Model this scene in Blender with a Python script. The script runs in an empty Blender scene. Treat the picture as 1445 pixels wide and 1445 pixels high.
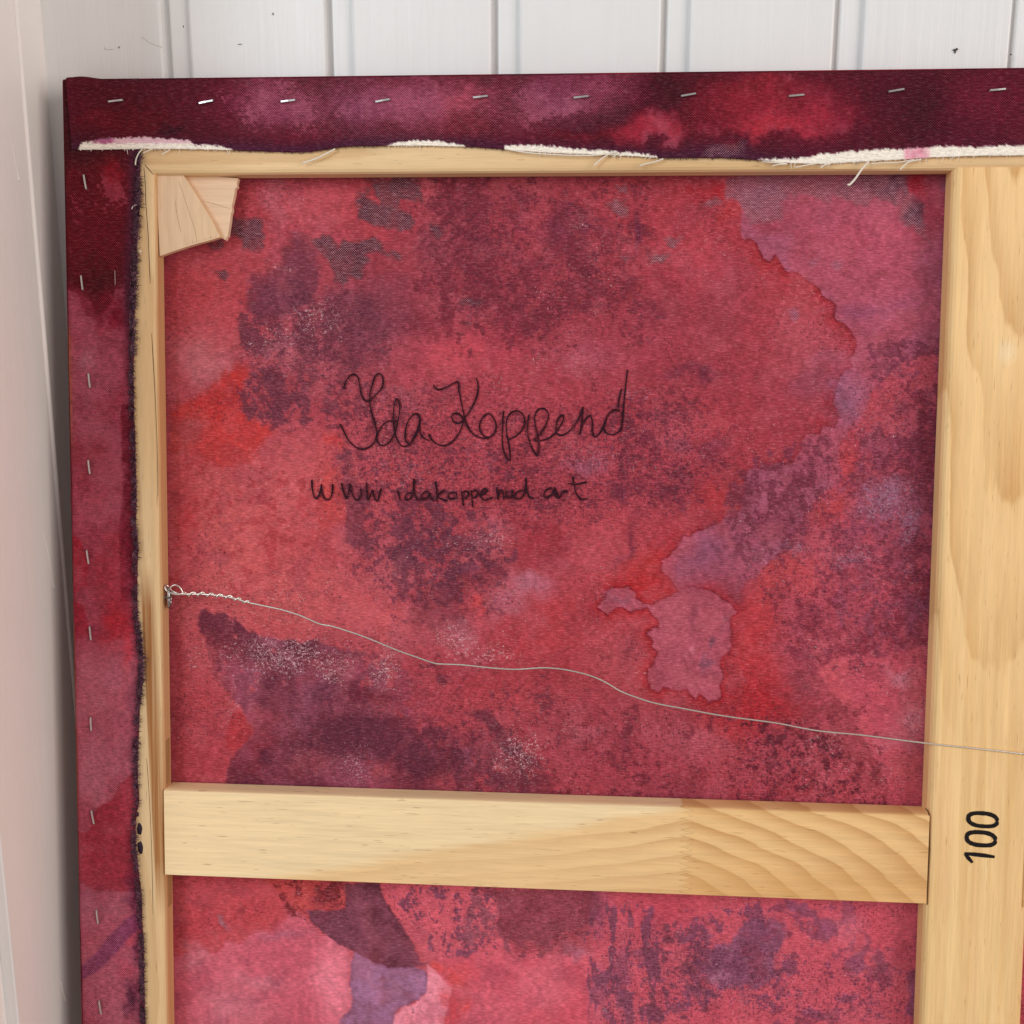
import bpy, bmesh, math, random
import numpy as np
from mathutils import Matrix, Vector
random.seed(7)

# ------------------------------------------------------------------ camera, world, lamps, exposure
F_PX, IMG = 1600.0, 1445.0
R_CAM = np.array([[0.99744411, 0.00948764, -0.07081826],
                  [-0.01488982, 0.99698529, -0.07614874],
                  [0.06988229, 0.07700858, 0.99457838]])      # frame axes -> camera axes
C_CAM = np.array([0.346818273, -0.22020768762, 0.73447611204])  # camera in the frame's own axes (metres)
LEAN = math.radians(7.5)
sL, cL = math.sin(LEAN), math.cos(LEAN)
M_FRAME = np.array([[1, 0, 0], [0, sL, -cL], [0, cL, sL]], float)  # columns: along, up, out of the back
O_FRAME = np.array([0.0, -0.0225, 1.005])

scene = bpy.context.scene
cam_d = bpy.data.cameras.new("camera")
cam_d.sensor_width = 36.0
cam_d.lens = F_PX / IMG * 36.0
cam_d.clip_start, cam_d.clip_end = 0.01, 50
cam = bpy.data.objects.new("camera", cam_d)
scene.collection.objects.link(cam)
mw = np.eye(4)
mw[:3, :3] = M_FRAME @ R_CAM.T
mw[:3, 3] = O_FRAME + M_FRAME @ C_CAM
cam.matrix_world = Matrix(mw.tolist())
scene.camera = cam

world = bpy.data.worlds.new("World")
scene.world = world
world.use_nodes = True
wb = world.node_tree.nodes["Background"]
wb.inputs[0].default_value = (1.0, 0.925, 0.875, 1)
wb.inputs[1].default_value = 0.345

def area(name, loc, target, sx, sy, power, col):
    d = bpy.data.lights.new(name, 'AREA')
    d.shape = 'RECTANGLE'; d.size = sx; d.size_y = sy
    d.energy = power; d.color = col
    o = bpy.data.objects.new(name, d)
    scene.collection.objects.link(o)
    o.location = loc
    o.rotation_euler = (Vector(target) - Vector(loc)).to_track_quat('-Z', 'Y').to_euler()
    return o
area("window_light", (-1.25, -2.25, 1.85), (0.4, 0, 0.75), 0.9, 1.5, 36.5, (0.84, 0.94, 1.0))
area("room_fill_light", (2.5, -1.8, 1.30), (0.0, -0.1, 0.7), 1.6, 1.8, 44, (1.0, 0.90, 0.84))

scene.view_settings.view_transform = 'Standard'
scene.view_settings.look = 'None'
scene.view_settings.exposure = 0.0
scene.view_settings.gamma = 1.0
scene.view_settings.use_curve_mapping = False

# ------------------------------------------------------------------ helpers
def hit(px, py, w=0.0):
    """point of the frame's plane at height w that the photograph shows at px, py"""
    d = R_CAM.T @ np.array([(px - IMG / 2) / F_PX, -(py - IMG / 2) / F_PX, -1.0])
    t = (w - C_CAM[2]) / d[2]
    p = C_CAM + t * d
    return (p[0], p[1], w)

def project(u, v, w):
    P = np.stack([u - C_CAM[0], v - C_CAM[1], w - C_CAM[2]], -1) @ R_CAM.T
    return IMG / 2 + F_PX * P[..., 0] / -P[..., 2], IMG / 2 - F_PX * P[..., 1] / -P[..., 2]

def to_world(p):
    return O_FRAME + M_FRAME @ np.array(p)

def hit_world_plane(px, py, n, d0):
    d = M_FRAME @ (R_CAM.T @ np.array([(px - IMG / 2) / F_PX, -(py - IMG / 2) / F_PX, -1.0]))
    c = O_FRAME + M_FRAME @ C_CAM
    t = (d0 - np.dot(n, c)) / np.dot(n, d)
    return c + t * d

def tag(o, label=None, cat=None, group=None, kind=None):
    if label: o["label"] = label
    if cat: o["category"] = cat
    if group: o["group"] = group
    if kind: o["kind"] = kind
    return o

def link(name, me, mat=None, parent=None):
    o = bpy.data.objects.new(name, me)
    scene.collection.objects.link(o)
    if mat: me.materials.append(mat)
    if parent: o.parent = parent
    return o

def mesh_obj(name, verts, faces, mat=None, parent=None, smooth=False):
    me = bpy.data.meshes.new(name)
    me.from_pydata([tuple(map(float, v)) for v in verts], [], faces)
    me.update()
    if smooth:
        me.polygons.foreach_set("use_smooth", [True] * len(me.polygons))
    return link(name, me, mat, parent)

def empty(name, loc=(0, 0, 0)):
    o = bpy.data.objects.new(name, None)
    o.empty_display_size = 0.05
    scene.collection.objects.link(o)
    o.location = loc
    return o

class MB:
    def __init__(s): s.v = []; s.f = []
    def add(s, v, f):
        b = len(s.v); s.v += [tuple(map(float, p)) for p in v]; s.f += [tuple(i + b for i in q) for q in f]
    def box(s, a, b):
        (x0, y0, z0), (x1, y1, z1) = a, b
        s.add([(x0, y0, z0), (x1, y0, z0), (x1, y1, z0), (x0, y1, z0), (x0, y0, z1), (x1, y0, z1), (x1, y1, z1), (x0, y1, z1)],
              [(0, 3, 2, 1), (4, 5, 6, 7), (0, 1, 5, 4), (1, 2, 6, 5), (2, 3, 7, 6), (3, 0, 4, 7)])
    def tube(s, pts, r, n=6, cap=True, flat=1.0):
        pts = [Vector(p) for p in pts]
        rings = []
        up = Vector((0.123, 0.31, 0.94)).normalized()
        for i, p in enumerate(pts):
            t = (pts[min(i + 1, len(pts) - 1)] - pts[max(i - 1, 0)]).normalized()
            a = t.cross(up).normalized(); b = t.cross(a).normalized()
            rr = r[i] if isinstance(r, (list, tuple)) else r
            rings.append([p + a * (rr * math.cos(2 * math.pi * k / n)) + b * (rr * flat * math.sin(2 * math.pi * k / n)) for k in range(n)])
        v = [q for ring in rings for q in ring]
        f = []
        for i in range(len(pts) - 1):
            for k in range(n):
                f.append((i * n + k, i * n + (k + 1) % n, (i + 1) * n + (k + 1) % n, (i + 1) * n + k))
        if cap:
            f.append(tuple(range(n))[::-1]); f.append(tuple((len(pts) - 1) * n + k for k in range(n)))
        s.add(v, f)
    def build(s, name, mat=None, parent=None, smooth=False):
        return mesh_obj(name, s.v, s.f, mat, parent, smooth)

def spline(pts, sub=6):
    """Catmull-Rom through points"""
    P = [np.array(p, float) for p in pts]
    if len(P) < 3: return [tuple(p) for p in P]
    P = [2 * P[0] - P[1]] + P + [2 * P[-1] - P[-2]]
    out = []
    for i in range(1, len(P) - 2):
        for k in range(sub):
            t = k / sub
            a, b, c, d = P[i - 1], P[i], P[i + 1], P[i + 2]
            out.append(tuple(0.5 * (2 * b + (c - a) * t + (2 * a - 5 * b + 4 * c - d) * t * t + (3 * b - a - 3 * c + d) * t ** 3)))
    out.append(tuple(P[-2]))
    return out

def ribbon(mb, pts2, w, hw, lift=0.0):
    """flat pen stroke on plane w; pts2 in photo pixels, half width hw in metres"""
    P = [np.array(hit(x, y, w)[:2]) for x, y in pts2]
    n = len(P); v = []
    for i in range(n):
        t = P[min(i + 1, n - 1)] - P[max(i - 1, 0)]
        t = t / (np.linalg.norm(t) + 1e-12)
        nn = np.array([-t[1], t[0]])
        h = (hw[i] if hasattr(hw, '__len__') else hw)
        if i in (0, n - 1): h = h * 0.6
        a, b = P[i] + nn * h, P[i] - nn * h
        v += [(a[0], a[1], w), (P[i][0], P[i][1], w + lift), (b[0], b[1], w)]
    f = []
    for i in range(n - 1):
        f += [(3 * i, 3 * i + 1, 3 * i + 4, 3 * i + 3), (3 * i + 1, 3 * i + 2, 3 * i + 5, 3 * i + 4)]
    mb.add(v, [q[::-1] for q in f])

# ------------------------------------------------------------------ noise and paint (numpy)
_rng = np.random.RandomState(11)
_TAB = _rng.rand(512, 512).astype(np.float32)
def vnoise(x, y):
    xi = np.floor(x).astype(np.int32); yi = np.floor(y).astype(np.int32)
    fx = (x - xi).astype(np.float32); fy = (y - yi).astype(np.float32)
    fx = fx * fx * (3 - 2 * fx); fy = fy * fy * (3 - 2 * fy)
    a = _TAB[yi & 511, xi & 511]; b = _TAB[yi & 511, (xi + 1) & 511]
    c = _TAB[(yi + 1) & 511, xi & 511]; d = _TAB[(yi + 1) & 511, (xi + 1) & 511]
    return (a * (1 - fx) + b * fx) * (1 - fy) + (c * (1 - fx) + d * fx) * fy
def fbm(x, y, s, o=4, g=0.5, seed=0):
    t = 0; amp = 1; tot = 0; x = x / s + seed * 17.3; y = y / s + seed * 31.7
    for k in range(o):
        t = t + amp * vnoise(x, y); tot += amp; amp *= g
        x = x * 2.03 + 5.1; y = y * 2.03 + 9.7
    return t / tot
def sstep(a, b, x):
    t = np.clip((x - a) / (b - a), 0, 1)
    return t * t * (3 - 2 * t)
def lin(c):
    c = np.asarray(c, float) / 255.0
    return np.where(c <= 0.04045, c / 12.92, ((c + 0.055) / 1.055) ** 2.4)

def seg_dist(X, Y, pts, closed):
    d = np.full(X.shape, 1e9)
    n = len(pts)
    for i in range(n if closed else n - 1):
        (x0, y0), (x1, y1) = pts[i], pts[(i + 1) % n]
        dx, dy = x1 - x0, y1 - y0
        t = np.clip(((X - x0) * dx + (Y - y0) * dy) / (dx * dx + dy * dy + 1e-9), 0, 1)
        d = np.minimum(d, (X - x0 - t * dx) ** 2 + (Y - y0 - t * dy) ** 2)
    return np.sqrt(d)
def inside(X, Y, pts):
    r = np.zeros(X.shape, bool); n = len(pts)
    for i in range(n):
        (x0, y0), (x1, y1) = pts[i], pts[(i + 1) % n]
        if y0 == y1: continue
        c = ((y0 > Y) != (y1 > Y)) & (X < (x1 - x0) * (Y - y0) / (y1 - y0) + x0)
        r ^= c
    return r

class Paint:
    """pigment laid on cloth: X, Y are the positions traced from the photograph"""
    def __init__(s, X, Y, base):
        s.X, s.Y = X.astype(np.float64), Y.astype(np.float64)
        s.C = np.tile(np.array(base, float), (len(X), 1))
        s.dark = np.zeros(len(X)); s.white = np.zeros(len(X)); s.weave = np.zeros(len(X)); s.lav = np.zeros(len(X))
        s.k = 0
        s.wx = (fbm(s.X, s.Y, 26, 4, .55, 3) - .5); s.wy = (fbm(s.X, s.Y, 26, 4, .55, 4) - .5)
        s.jx = (fbm(s.X, s.Y, 7, 3, .6, 5) - .5); s.jy = (fbm(s.X, s.Y, 7, 3, .6, 6) - .5)
    def sub(s, x0, y0, x1, y1, m):
        return np.nonzero((s.X > x0 - m) & (s.X < x1 + m) & (s.Y > y0 - m) & (s.Y < y1 + m))[0]
    def mix(s, i, col, a):
        s.C[i] += (np.array(col, float) - s.C[i]) * a[:, None]
    def blobmask(s, cx, cy, rx, ry, rot=0, warp=1.0, hard=0.0):
        R = max(rx, ry)
        i = s.sub(cx - R, cy - R, cx + R, cy + R, R * 1.2 + 20)
        x = s.X[i] - cx + s.wx[i] * 40 * warp + s.jx[i] * 12 * warp; y = s.Y[i] - cy + s.wy[i] * 40 * warp + s.jy[i] * 12 * warp
        r = math.radians(rot); c, q = math.cos(r), math.sin(r)
        a, b = (x * c + y * q) / rx, (-x * q + y * c) / ry
        d = np.sqrt(a * a + b * b)
        if hard: m = 1 - sstep(1 - (1 - hard) * .6, 1 + (1 - hard) * .6, d)
        else: m = np.exp(-(d ** 2.4) * 1.1)
        return i, m
    def blob(s, cx, cy, rx, ry, col, op=.7, rot=0, warp=1.0, hard=0.0):
        i, m = s.blobmask(cx, cy, rx, ry, rot, warp, hard)
        s.mix(i, col, m * op)
    def polymask(s, pts, jag=6.0, soft=1.6, warp=0.0):
        p = np.array(pts, float)
        i = s.sub(p[:, 0].min(), p[:, 1].min(), p[:, 0].max(), p[:, 1].max(), 25)
        x = s.X[i] + s.jx[i] * jag + s.wx[i] * warp; y = s.Y[i] + s.jy[i] * jag + s.wy[i] * warp
        d = seg_dist(x, y, pts, True)
        d = np.where(inside(x, y, pts), d, -d)
        return i, sstep(-soft, soft, d), d
    def stain(s, pts, col, op=.85, jag=6.0, soft=1.6, warp=0.0, rim=0.0, rimcol=None, col2=None, sc2=40):
        i, m, d = s.polymask(pts, jag, soft, warp)
        if col2 is not None:
            n = sstep(.35, .65, fbm(s.X[i], s.Y[i], sc2, 4, .55, s.k + 20))
            c = np.array(col, float) + (np.array(col2, float) - np.array(col, float)) * n[:, None]
        else: c = np.tile(np.array(col, float), (len(i), 1))
        s.C[i] += (c - s.C[i]) * (m * op)[:, None]
        if rim:
            rm = m * np.exp(-np.maximum(d, 0) / 3.0) * rim
            s.mix(i, rimcol or [v * .6 for v in col], rm)
        s.k += 1
    def mottle(s, region, col, cov=.5, scale=16, op=.8, stretch=1.0, seed=None):
        i, m = region
        s.k += 1
        n = fbm(s.X[i], s.Y[i] / stretch, scale, 6, .70, (seed if seed is not None else s.k + 40))
        lo = fbm(s.X[i], s.Y[i], scale * 4, 3, .5, s.k + 61)
        s.mix(i, col, m * sstep(.35, .7, lo) * .17 * cov * op)
        t = .64 - cov * .13 * m - (lo - .5) * .35
        a = sstep(t, t + .022, n) * sstep(.02, .3, m) * op
        s.mix(i, col, a)
    def add(s, chan, region, amt):
        i, m = region
        getattr(s, chan)[i] = np.maximum(getattr(s, chan)[i], m * amt)
    def poly(s, pts, soft=12, jag=10):
        i, m, d = s.polymask(pts, jag, soft); return i, m
    def write(s, me, illum, deep=False):
        k = np.where(s.C[:, :1] < 200, np.clip((s.C[:, :1] - 90) / 40, 0, 1), 1)
        if deep: s.C = s.C * (np.array([1.0, .76, .82]) + (1 - np.array([1.0, .76, .82])) * k)
        c = np.clip(lin(np.clip(s.C, 0, 255)) / illum, 0.003, 0.92)
        n = len(me.vertices)
        at = me.color_attributes.new("pigment", 'FLOAT_COLOR', 'POINT')
        at.data.foreach_set("color", np.concatenate([c, np.ones((n, 1))], 1).astype(np.float32).ravel())
        fx = np.stack([s.dark, s.white, s.weave, s.lav], 1)
        at = me.color_attributes.new("marks", 'FLOAT_COLOR', 'POINT')
        at.data.foreach_set("color", np.clip(fx, 0, 1).astype(np.float32).ravel())

def Z(ox, oy, s, pts):
    return [(ox + x / s, oy + y / s) for x, y in pts]

ILLUM = 0.82

# ------------------------------------------------------------------ node materials
def new_mat(name):
    m = bpy.data.materials.new(name); m.use_nodes = True
    nt = m.node_tree
    return m, nt, nt.nodes["Principled BSDF"]
class N:
    def __init__(s, nt): s.nt = nt
    def node(s, t, **kw):
        n = s.nt.nodes.new(t)
        for k, v in kw.items(): setattr(n, k, v)
        return n
    def L(s, a, b): s.nt.links.new(a, b)
    def put(s, inp, v):
        if isinstance(v, bpy.types.NodeSocket): s.L(v, inp)
        else: inp.default_value = v
    def math(s, op, a, b=0.0, c=None, clamp=False):
        n = s.node('ShaderNodeMath', operation=op, use_clamp=clamp)
        s.put(n.inputs[0], a); s.put(n.inputs[1], b)
        if c is not None: s.put(n.inputs[2], c)
        return n.outputs[0]
    def mix(s, f, a, b, mode='MIX'):
        n = s.node('ShaderNodeMix', data_type='RGBA', blend_type=mode)
        s.put(n.inputs[0], f); s.put(n.inputs[6], a if not isinstance(a, tuple) else (*a, 1)[:4]); s.put(n.inputs[7], b if not isinstance(b, tuple) else (*b, 1)[:4])
        return n.outputs[2]
    def noise(s, vec, scale, detail=3, rough=.5, dist=0.0):
        n = s.node('ShaderNodeTexNoise'); s.put(n.inputs['Vector'], vec)
        n.inputs['Scale'].default_value = scale; n.inputs['Detail'].default_value = detail
        n.inputs['Roughness'].default_value = rough; n.inputs['Distortion'].default_value = dist
        return n.outputs['Fac']
    def obj(s): return s.node('ShaderNodeTexCoord').outputs['Object']
    def map(s, vec, loc=(0, 0, 0), rot=(0, 0, 0), scale=(1, 1, 1)):
        n = s.node('ShaderNodeMapping'); s.put(n.inputs[0], vec)
        n.inputs[1].default_value = loc; n.inputs[2].default_value = rot; n.inputs[3].default_value = scale
        return n.outputs[0]
    def sep(s, vec):
        n = s.node('ShaderNodeSeparateXYZ'); s.put(n.inputs[0], vec); return n.outputs
    def comb(s, x, y, z):
        n = s.node('ShaderNodeCombineXYZ'); s.put(n.inputs[0], x); s.put(n.inputs[1], y); s.put(n.inputs[2], z); return n.outputs[0]
    def mr(s, v, a, b, c=0.0, d=1.0):
        n = s.node('ShaderNodeMapRange', clamp=True)
        s.put(n.inputs[0], v)
        for k, q in enumerate((a, b, c, d)): s.put(n.inputs[k + 1], q)
        return n.outputs[0]
    def bump(s, h, strength, dist, bsdf):
        n = s.node('ShaderNodeBump'); n.inputs['Strength'].default_value = strength; n.inputs['Distance'].default_value = dist
        s.put(n.inputs['Height'], h); s.L(n.outputs[0], bsdf.inputs['Normal'])

def cloth_material(name, grain=0.0):
    m, nt, b = new_mat(name); n = N(nt)
    col = n.node('ShaderNodeVertexColor', layer_name="pigment").outputs[0]
    mk = n.node('ShaderNodeVertexColor', layer_name="marks")
    sp = n.node('ShaderNodeSeparateColor'); n.L(mk.outputs[0], sp.inputs[0])
    dk, wh, wv = sp.outputs[0], sp.outputs[1], sp.outputs[2]
    lv = mk.outputs[1]
    o = n.obj()
    # threads: plain weave, about 1.6 mm repeat
    wob = n.noise(o, 45, 2)
    xyz = n.sep(o)
    k = 2 * math.pi / 0.00155
    ph = n.math('MULTIPLY', wob, 5.0)
    sx = n.math('SINE', n.math('MULTIPLY_ADD', xyz[0], k, ph))
    sy = n.math('SINE', n.math('MULTIPLY_ADD', xyz[1], k, ph))
    chk = n.math('MULTIPLY', sx, sy)
    fine = n.noise(n.map(o, scale=(240, 1100, 1)), 1.0, 2, .65)         # weft threads
    fine2 = n.noise(n.map(o, scale=(1500, 700, 1)), 1.0, 2, .6)
    # dark soaked-through specks
    nd = n.noise(n.map(o, scale=(620, 480, 1)), 1.0, 5, .66, .4)
    md = n.mr(n.math('MULTIPLY_ADD', dk, 0.26, nd), 0.665, 0.705)
    col = n.mix(n.math('MULTIPLY', md, 0.85), col, n.mix(0.62, col, (0.045, 0.012, 0.030)))
    # dry white scumble flecks
    nw = n.noise(n.map(o, loc=(3.1, 1.7, 0), scale=(520, 700, 1)), 1.0, 4, .72, 1.4)
    mw_ = n.mr(n.math('MULTIPLY_ADD', wh, 0.30, nw), 0.735, 0.80)
    col = n.mix(n.math('MULTIPLY', mw_, 0.88), col, (0.72, 0.44, 0.47))
    nl = n.noise(n.map(o, loc=(7.1, 2.7, 0), scale=(650, 800, 1)), 1.0, 4, .7, 1.2)
    ml = n.mr(n.math('MULTIPLY_ADD', lv, 0.30, nl), 0.72, 0.84)
    lmask = n.math('MULTIPLY', ml, n.mr(lv, 0.02, 0.12))
    col = n.mix(n.math('MULTIPLY', lmask, 0.75), col, (0.38, 0.24, 0.36))
    # raw weave showing through
    dots = n.mr(n.math('ADD', chk, n.math('MULTIPLY_ADD', fine, 1.2, -0.6)), 0.24, 0.70)
    col = n.mix(n.math('MULTIPLY', dots, wv), col, n.mix(0.62, col, (0.72, 0.40, 0.48)))
    # thread tone
    col = n.mix(n.mr(fine, .52, .74, 0, .10 if grain else .30), col, n.mix(.5, col, (0.62, 0.34, 0.38)))
    tone = n.math('ADD', n.math('MULTIPLY_ADD', fine, 1.05, 0.475), n.math('MULTIPLY_ADD', chk, 0.10, 0.0))
    tone = n.math('MULTIPLY', tone, n.math('MULTIPLY_ADD', fine2, 0.5, 0.75))
    if grain:
        g = n.noise(n.map(o, scale=(900, 900, 1)), 1.0, 3, .7)
        tone = n.math('MULTIPLY', tone, n.math('MULTIPLY_ADD', g, grain, 1 - grain * .5))
    tc = n.comb(tone, tone, tone)
    col = n.mix(1.0, col, tc, 'MULTIPLY')
    n.L(col, b.inputs['Base Color'])
    b.inputs['Roughness'].default_value = 0.9
    b.inputs['Specular IOR Level'].default_value = 0.10
    h = n.math('ADD', n.math('MULTIPLY', chk, 0.5), n.math('MULTIPLY', fine, 1.0))
    n.bump(h, 0.35, 0.0004, b)
    return m

def wood_material(name, along, t0, l0, kl, d0, period, light, dark, amt=.8, tilt=0.0, shift=0.0, extra=None, line=.55, rings=None):
    """sawn pine: rings about a slightly tilted heart, fibres and resin dashes along the board"""
    m, nt, b = new_mat(name); n = N(nt)
    o = n.obj(); q = n.sep(o)
    l, t, d = (q[0], q[1], q[2]) if along == 'u' else (q[1], q[0], q[2])
    lt = n.comb(n.math('MULTIPLY', l, 7), n.math('MULTIPLY', t, 26), n.math('MULTIPLY', d, 26))
    wob = n.math('SUBTRACT', n.noise(lt, 1.0, 2, .5), .5)
    lt2 = n.comb(n.math('MULTIPLY', l, 60), n.math('MULTIPLY', t, 260), n.math('MULTIPLY', d, 260))
    wob2 = n.math('SUBTRACT', n.noise(lt2, 1.0, 3, .6), .5)
    tt = n.math('ADD', n.math('MULTIPLY_ADD', l, tilt, -t0), t)
    tt = n.math('MULTIPLY_ADD', wob, 0.011, tt)
    dd = n.math('ADD', n.math('MULTIPLY', n.math('SUBTRACT', l, l0), kl), n.math('ADD', d, d0))
    r = n.math('SQRT', n.math('ADD', n.math('MULTIPLY', tt, tt), n.math('MULTIPLY', dd, dd)))
    r = n.math('MULTIPLY_ADD', wob, 0.006, r)
    r = n.math('MULTIPLY_ADD', wob2, 0.0012, r)
    if rings: r = rings(n, l, t, wob, wob2)
    ph = n.math('FRACT', n.math('DIVIDE', r, period))
    late = n.math('MULTIPLY', n.mr(ph, 0.25, 0.92), n.mr(ph, 0.93, 0.995, 1.0, 0.0))
    late = n.math('POWER', late, 1.25)
    patch = n.noise(n.comb(n.math('MULTIPLY', l, 5), n.math('MULTIPLY', t, 30), shift), 1.0, 3, .55)
    late = n.math('MULTIPLY', late, n.mr(patch, .2, .75, .35, 1.0))
    fib = n.noise(n.comb(n.math('MULTIPLY', l, 45), n.math('MULTIPLY', t, 1500), n.math('MULTIPLY', d, 1500)), 1.0, 3, .6)
    fib2 = n.noise(n.comb(n.math('MULTIPLY', l, 12), n.math('MULTIPLY', t, 260), n.math('MULTIPLY', d, 260)), 1.0, 3, .6)
    dash = n.noise(n.comb(n.math('MULTIPLY', l, 75), n.math('MULTIPLY', t, 1100), n.math('MULTIPLY', d, 800)), 1.0, 1, .5)
    col = n.mix(n.math('MULTIPLY', late, amt), light, dark)
    warm = n.noise(n.comb(n.math('MULTIPLY', l, 3.5), n.math('MULTIPLY', t, 22), shift + 3.0), 1.0, 2, .5)
    col = n.mix(n.mr(warm, .42, .72, 0, .5), col, tuple(c * k for c, k in zip(dark, (1.12, 1.12, 1.1))))
    if extra: col = extra(n, o, q, col, late)
    tone = n.math('MULTIPLY', n.math('MULTIPLY_ADD', fib, .34, .83), n.math('MULTIPLY_ADD', fib2, .30, .85))
    col = n.mix(1.0, col, n.comb(tone, tone, tone), 'MULTIPLY')
    col = n.mix(n.mr(dash, .70, .78, 0, line), col, (0.30, 0.13, 0.045))
    n.L(col, b.inputs['Base Color'])
    b.inputs['Roughness'].default_value = 0.55
    b.inputs['Specular IOR Level'].default_value = 0.35
    n.bump(n.math('ADD', n.math('MULTIPLY', fib, .6), n.math('MULTIPLY', late, -.5)), 0.25, 0.0004, b)
    return m

def paint_wall_material(name, base, streak=1.0, axis=2):
    m, nt, b = new_mat(name); n = N(nt)
    o = n.obj(); q = n.sep(o)
    info = n.node('ShaderNodeObjectInfo').outputs['Random']
    off = n.math('MULTIPLY', info, 31.0)
    vx = n.comb(n.math('MULTIPLY_ADD', q[0], 520, off), n.math('MULTIPLY', q[1], 520), n.math('MULTIPLY', q[2], 11))
    br = n.noise(vx, 1.0, 4, .6, .3)                                   # brush drag along the board
    vw = n.comb(n.math('MULTIPLY_ADD', q[0], 140, off), n.math('MULTIPLY', q[1], 140), n.math('MULTIPLY', q[2], 7))
    br2 = n.noise(vw, 1.0, 3, .55, .6)
    bl = n.noise(o, 28, 3, .5)
    sm = n.noise(o, 160, 2, .5)
    t = n.math('ADD', n.math('MULTIPLY_ADD', br, .035 * streak, .985), n.math('MULTIPLY', n.math('SUBTRACT', bl, .5), .06))
    t = n.math('ADD', t, n.math('MULTIPLY', n.math('SUBTRACT', br2, .5), .05 * streak))
    col = n.mix(1.0, base, n.comb(t, t, n.math('MULTIPLY_ADD', bl, .02, n.math('MULTIPLY', t, .99))), 'MULTIPLY')
    n.L(col, b.inputs['Base Color'])
    b.inputs['Roughness'].default_value = 0.38
    b.inputs['Specular IOR Level'].default_value = 0.4
    h = n.math('ADD', n.math('MULTIPLY', br, .5 * streak), n.math('ADD', n.math('MULTIPLY', br2, 1.1 * streak), n.math('MULTIPLY', sm, .35)))
    n.bump(h, 0.35, 0.0012, b)
    return m

def plain(name, col, rough=.6, metal=0.0, var=.15, scale=300, spec=.4):
    m, nt, b = new_mat(name); n = N(nt)
    f = n.noise(n.obj(), scale, 3, .6)
    c = n.mix(n.mr(f, .3, .7), tuple(v * (1 - var) for v in col), tuple(min(1, v * (1 + var)) for v in col))
    n.L(c, b.inputs['Base Color'])
    b.inputs['Roughness'].default_value = rough; b.inputs['Metallic'].default_value = metal
    b.inputs['Specular IOR Level'].default_value = spec
    return m

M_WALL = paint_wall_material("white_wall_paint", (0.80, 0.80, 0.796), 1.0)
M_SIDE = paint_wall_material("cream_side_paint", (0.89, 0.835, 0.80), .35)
M_STEEL = plain("staple_steel", (0.62, 0.61, 0.60), .32, 1.0, .12, 900)
M_WIRE = plain("wire_steel", (0.84, 0.79, 0.73), .34, 1.0, .12, 900)
M_EYE = plain("eye_steel", (0.36, 0.34, 0.33), .30, 1.0, .2, 500)
M_INK, _nt, _b = new_mat("marker_ink"); _n = N(_nt)
_f = _n.noise(_n.map(_n.obj(), scale=(900, 1300, 1)), 1.0, 3, .65); _g = _n.noise(_n.obj(), 60, 2, .5)
_n.L(_n.mix(_n.mr(_n.math("MULTIPLY_ADD", _g, .30, _f), .70, .84, 0, .7), (0.022, 0.006, 0.012), (0.24, 0.035, 0.05)), _b.inputs["Base Color"])
_b.inputs["Roughness"].default_value = .8; _b.inputs["Specular IOR Level"].default_value = .1
M_STAMP = plain("stamp_ink", (0.012, 0.008, 0.008), .75, 0, .3, 900, .15)
M_THREAD = plain("raw_thread", (0.80, 0.73, 0.63), .9, 0, .08, 900, .1)
M_FRAY = plain("dyed_thread", (0.075, 0.034, 0.052), .9, 0, .75, 260, .1)
M_CRACK = plain("dark_crack", (0.09, 0.045, 0.02), .9, 0, .3, 900, .05)
M_DROP = plain("dried_paint", (0.022, 0.007, 0.02), .4, 0, .4, 300, .4)
M_FLECK = plain("dark_fleck", (0.07, 0.06, 0.055), .8, 0, .3, 300, .2)
M_GAP = plain("paint_crack", (0.26, 0.20, 0.165), .9, 0, .3, 300, .05)

# ------------------------------------------------------------------ walls
wall = empty("board_wall", (0, 0, 0))
tag(wall, "white painted board wall with recessed vertical strips behind the canvas", "wall")
PITCH, S0, SW, REC = 0.1092, 0.0590, 0.0185, 0.0105
X_SIDE = -0.0205
ZT = 1.9
def plank_mesh(x0, x1, yf, yb, z0, z1, bev):
    v = []; 
    prof = [(x0, yb), (x0, yf + bev), (x0 + bev * .3, yf + bev * .3), (x0 + bev, yf), (x1 - bev, yf), (x1 - bev * .3, yf + bev * .3), (x1, yf + bev), (x1, yb)]
    for z in (z0, z1): v += [(x, y, z) for x, y in prof]
    n = len(prof)
    f = [(i, i + 1, n + i + 1, n + i) for i in range(n - 1)] + [(n - 1, 0, n, 2 * n - 1), tuple(range(n)), tuple(range(n, 2 * n))[::-1]]
    return v, f
for k in range(-1, 13):
    x0 = X_SIDE - .012 if k == -1 else S0 + k * PITCH + SW
    x1 = S0 + (k + 1) * PITCH
    v, f = plank_mesh(x0, x1, 0.0, 0.02, 0.0, ZT, 0.0016)
    mesh_obj("plank", v, f, M_WALL, wall)
    prof = [(x1 - .004, .0198), (x1 - .004, .0074), (x1 + .0036, .0074), (x1 + .0044, .0050), (x1 + .0048, .0042), (x1 + .0056, .0040), (x1 + SW + .003, .0040), (x1 + SW + .003, .0198)]
    npf = len(prof); v = [(x, y, z) for z in (0.0, ZT - .001) for x, y in prof]
    f = [(i, (i + 1) % npf, npf + (i + 1) % npf, npf + i) for i in range(npf)] + [tuple(range(npf)), tuple(range(npf, 2 * npf))[::-1]]
    mesh_obj("batten", v, f, M_WALL, wall)

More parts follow.
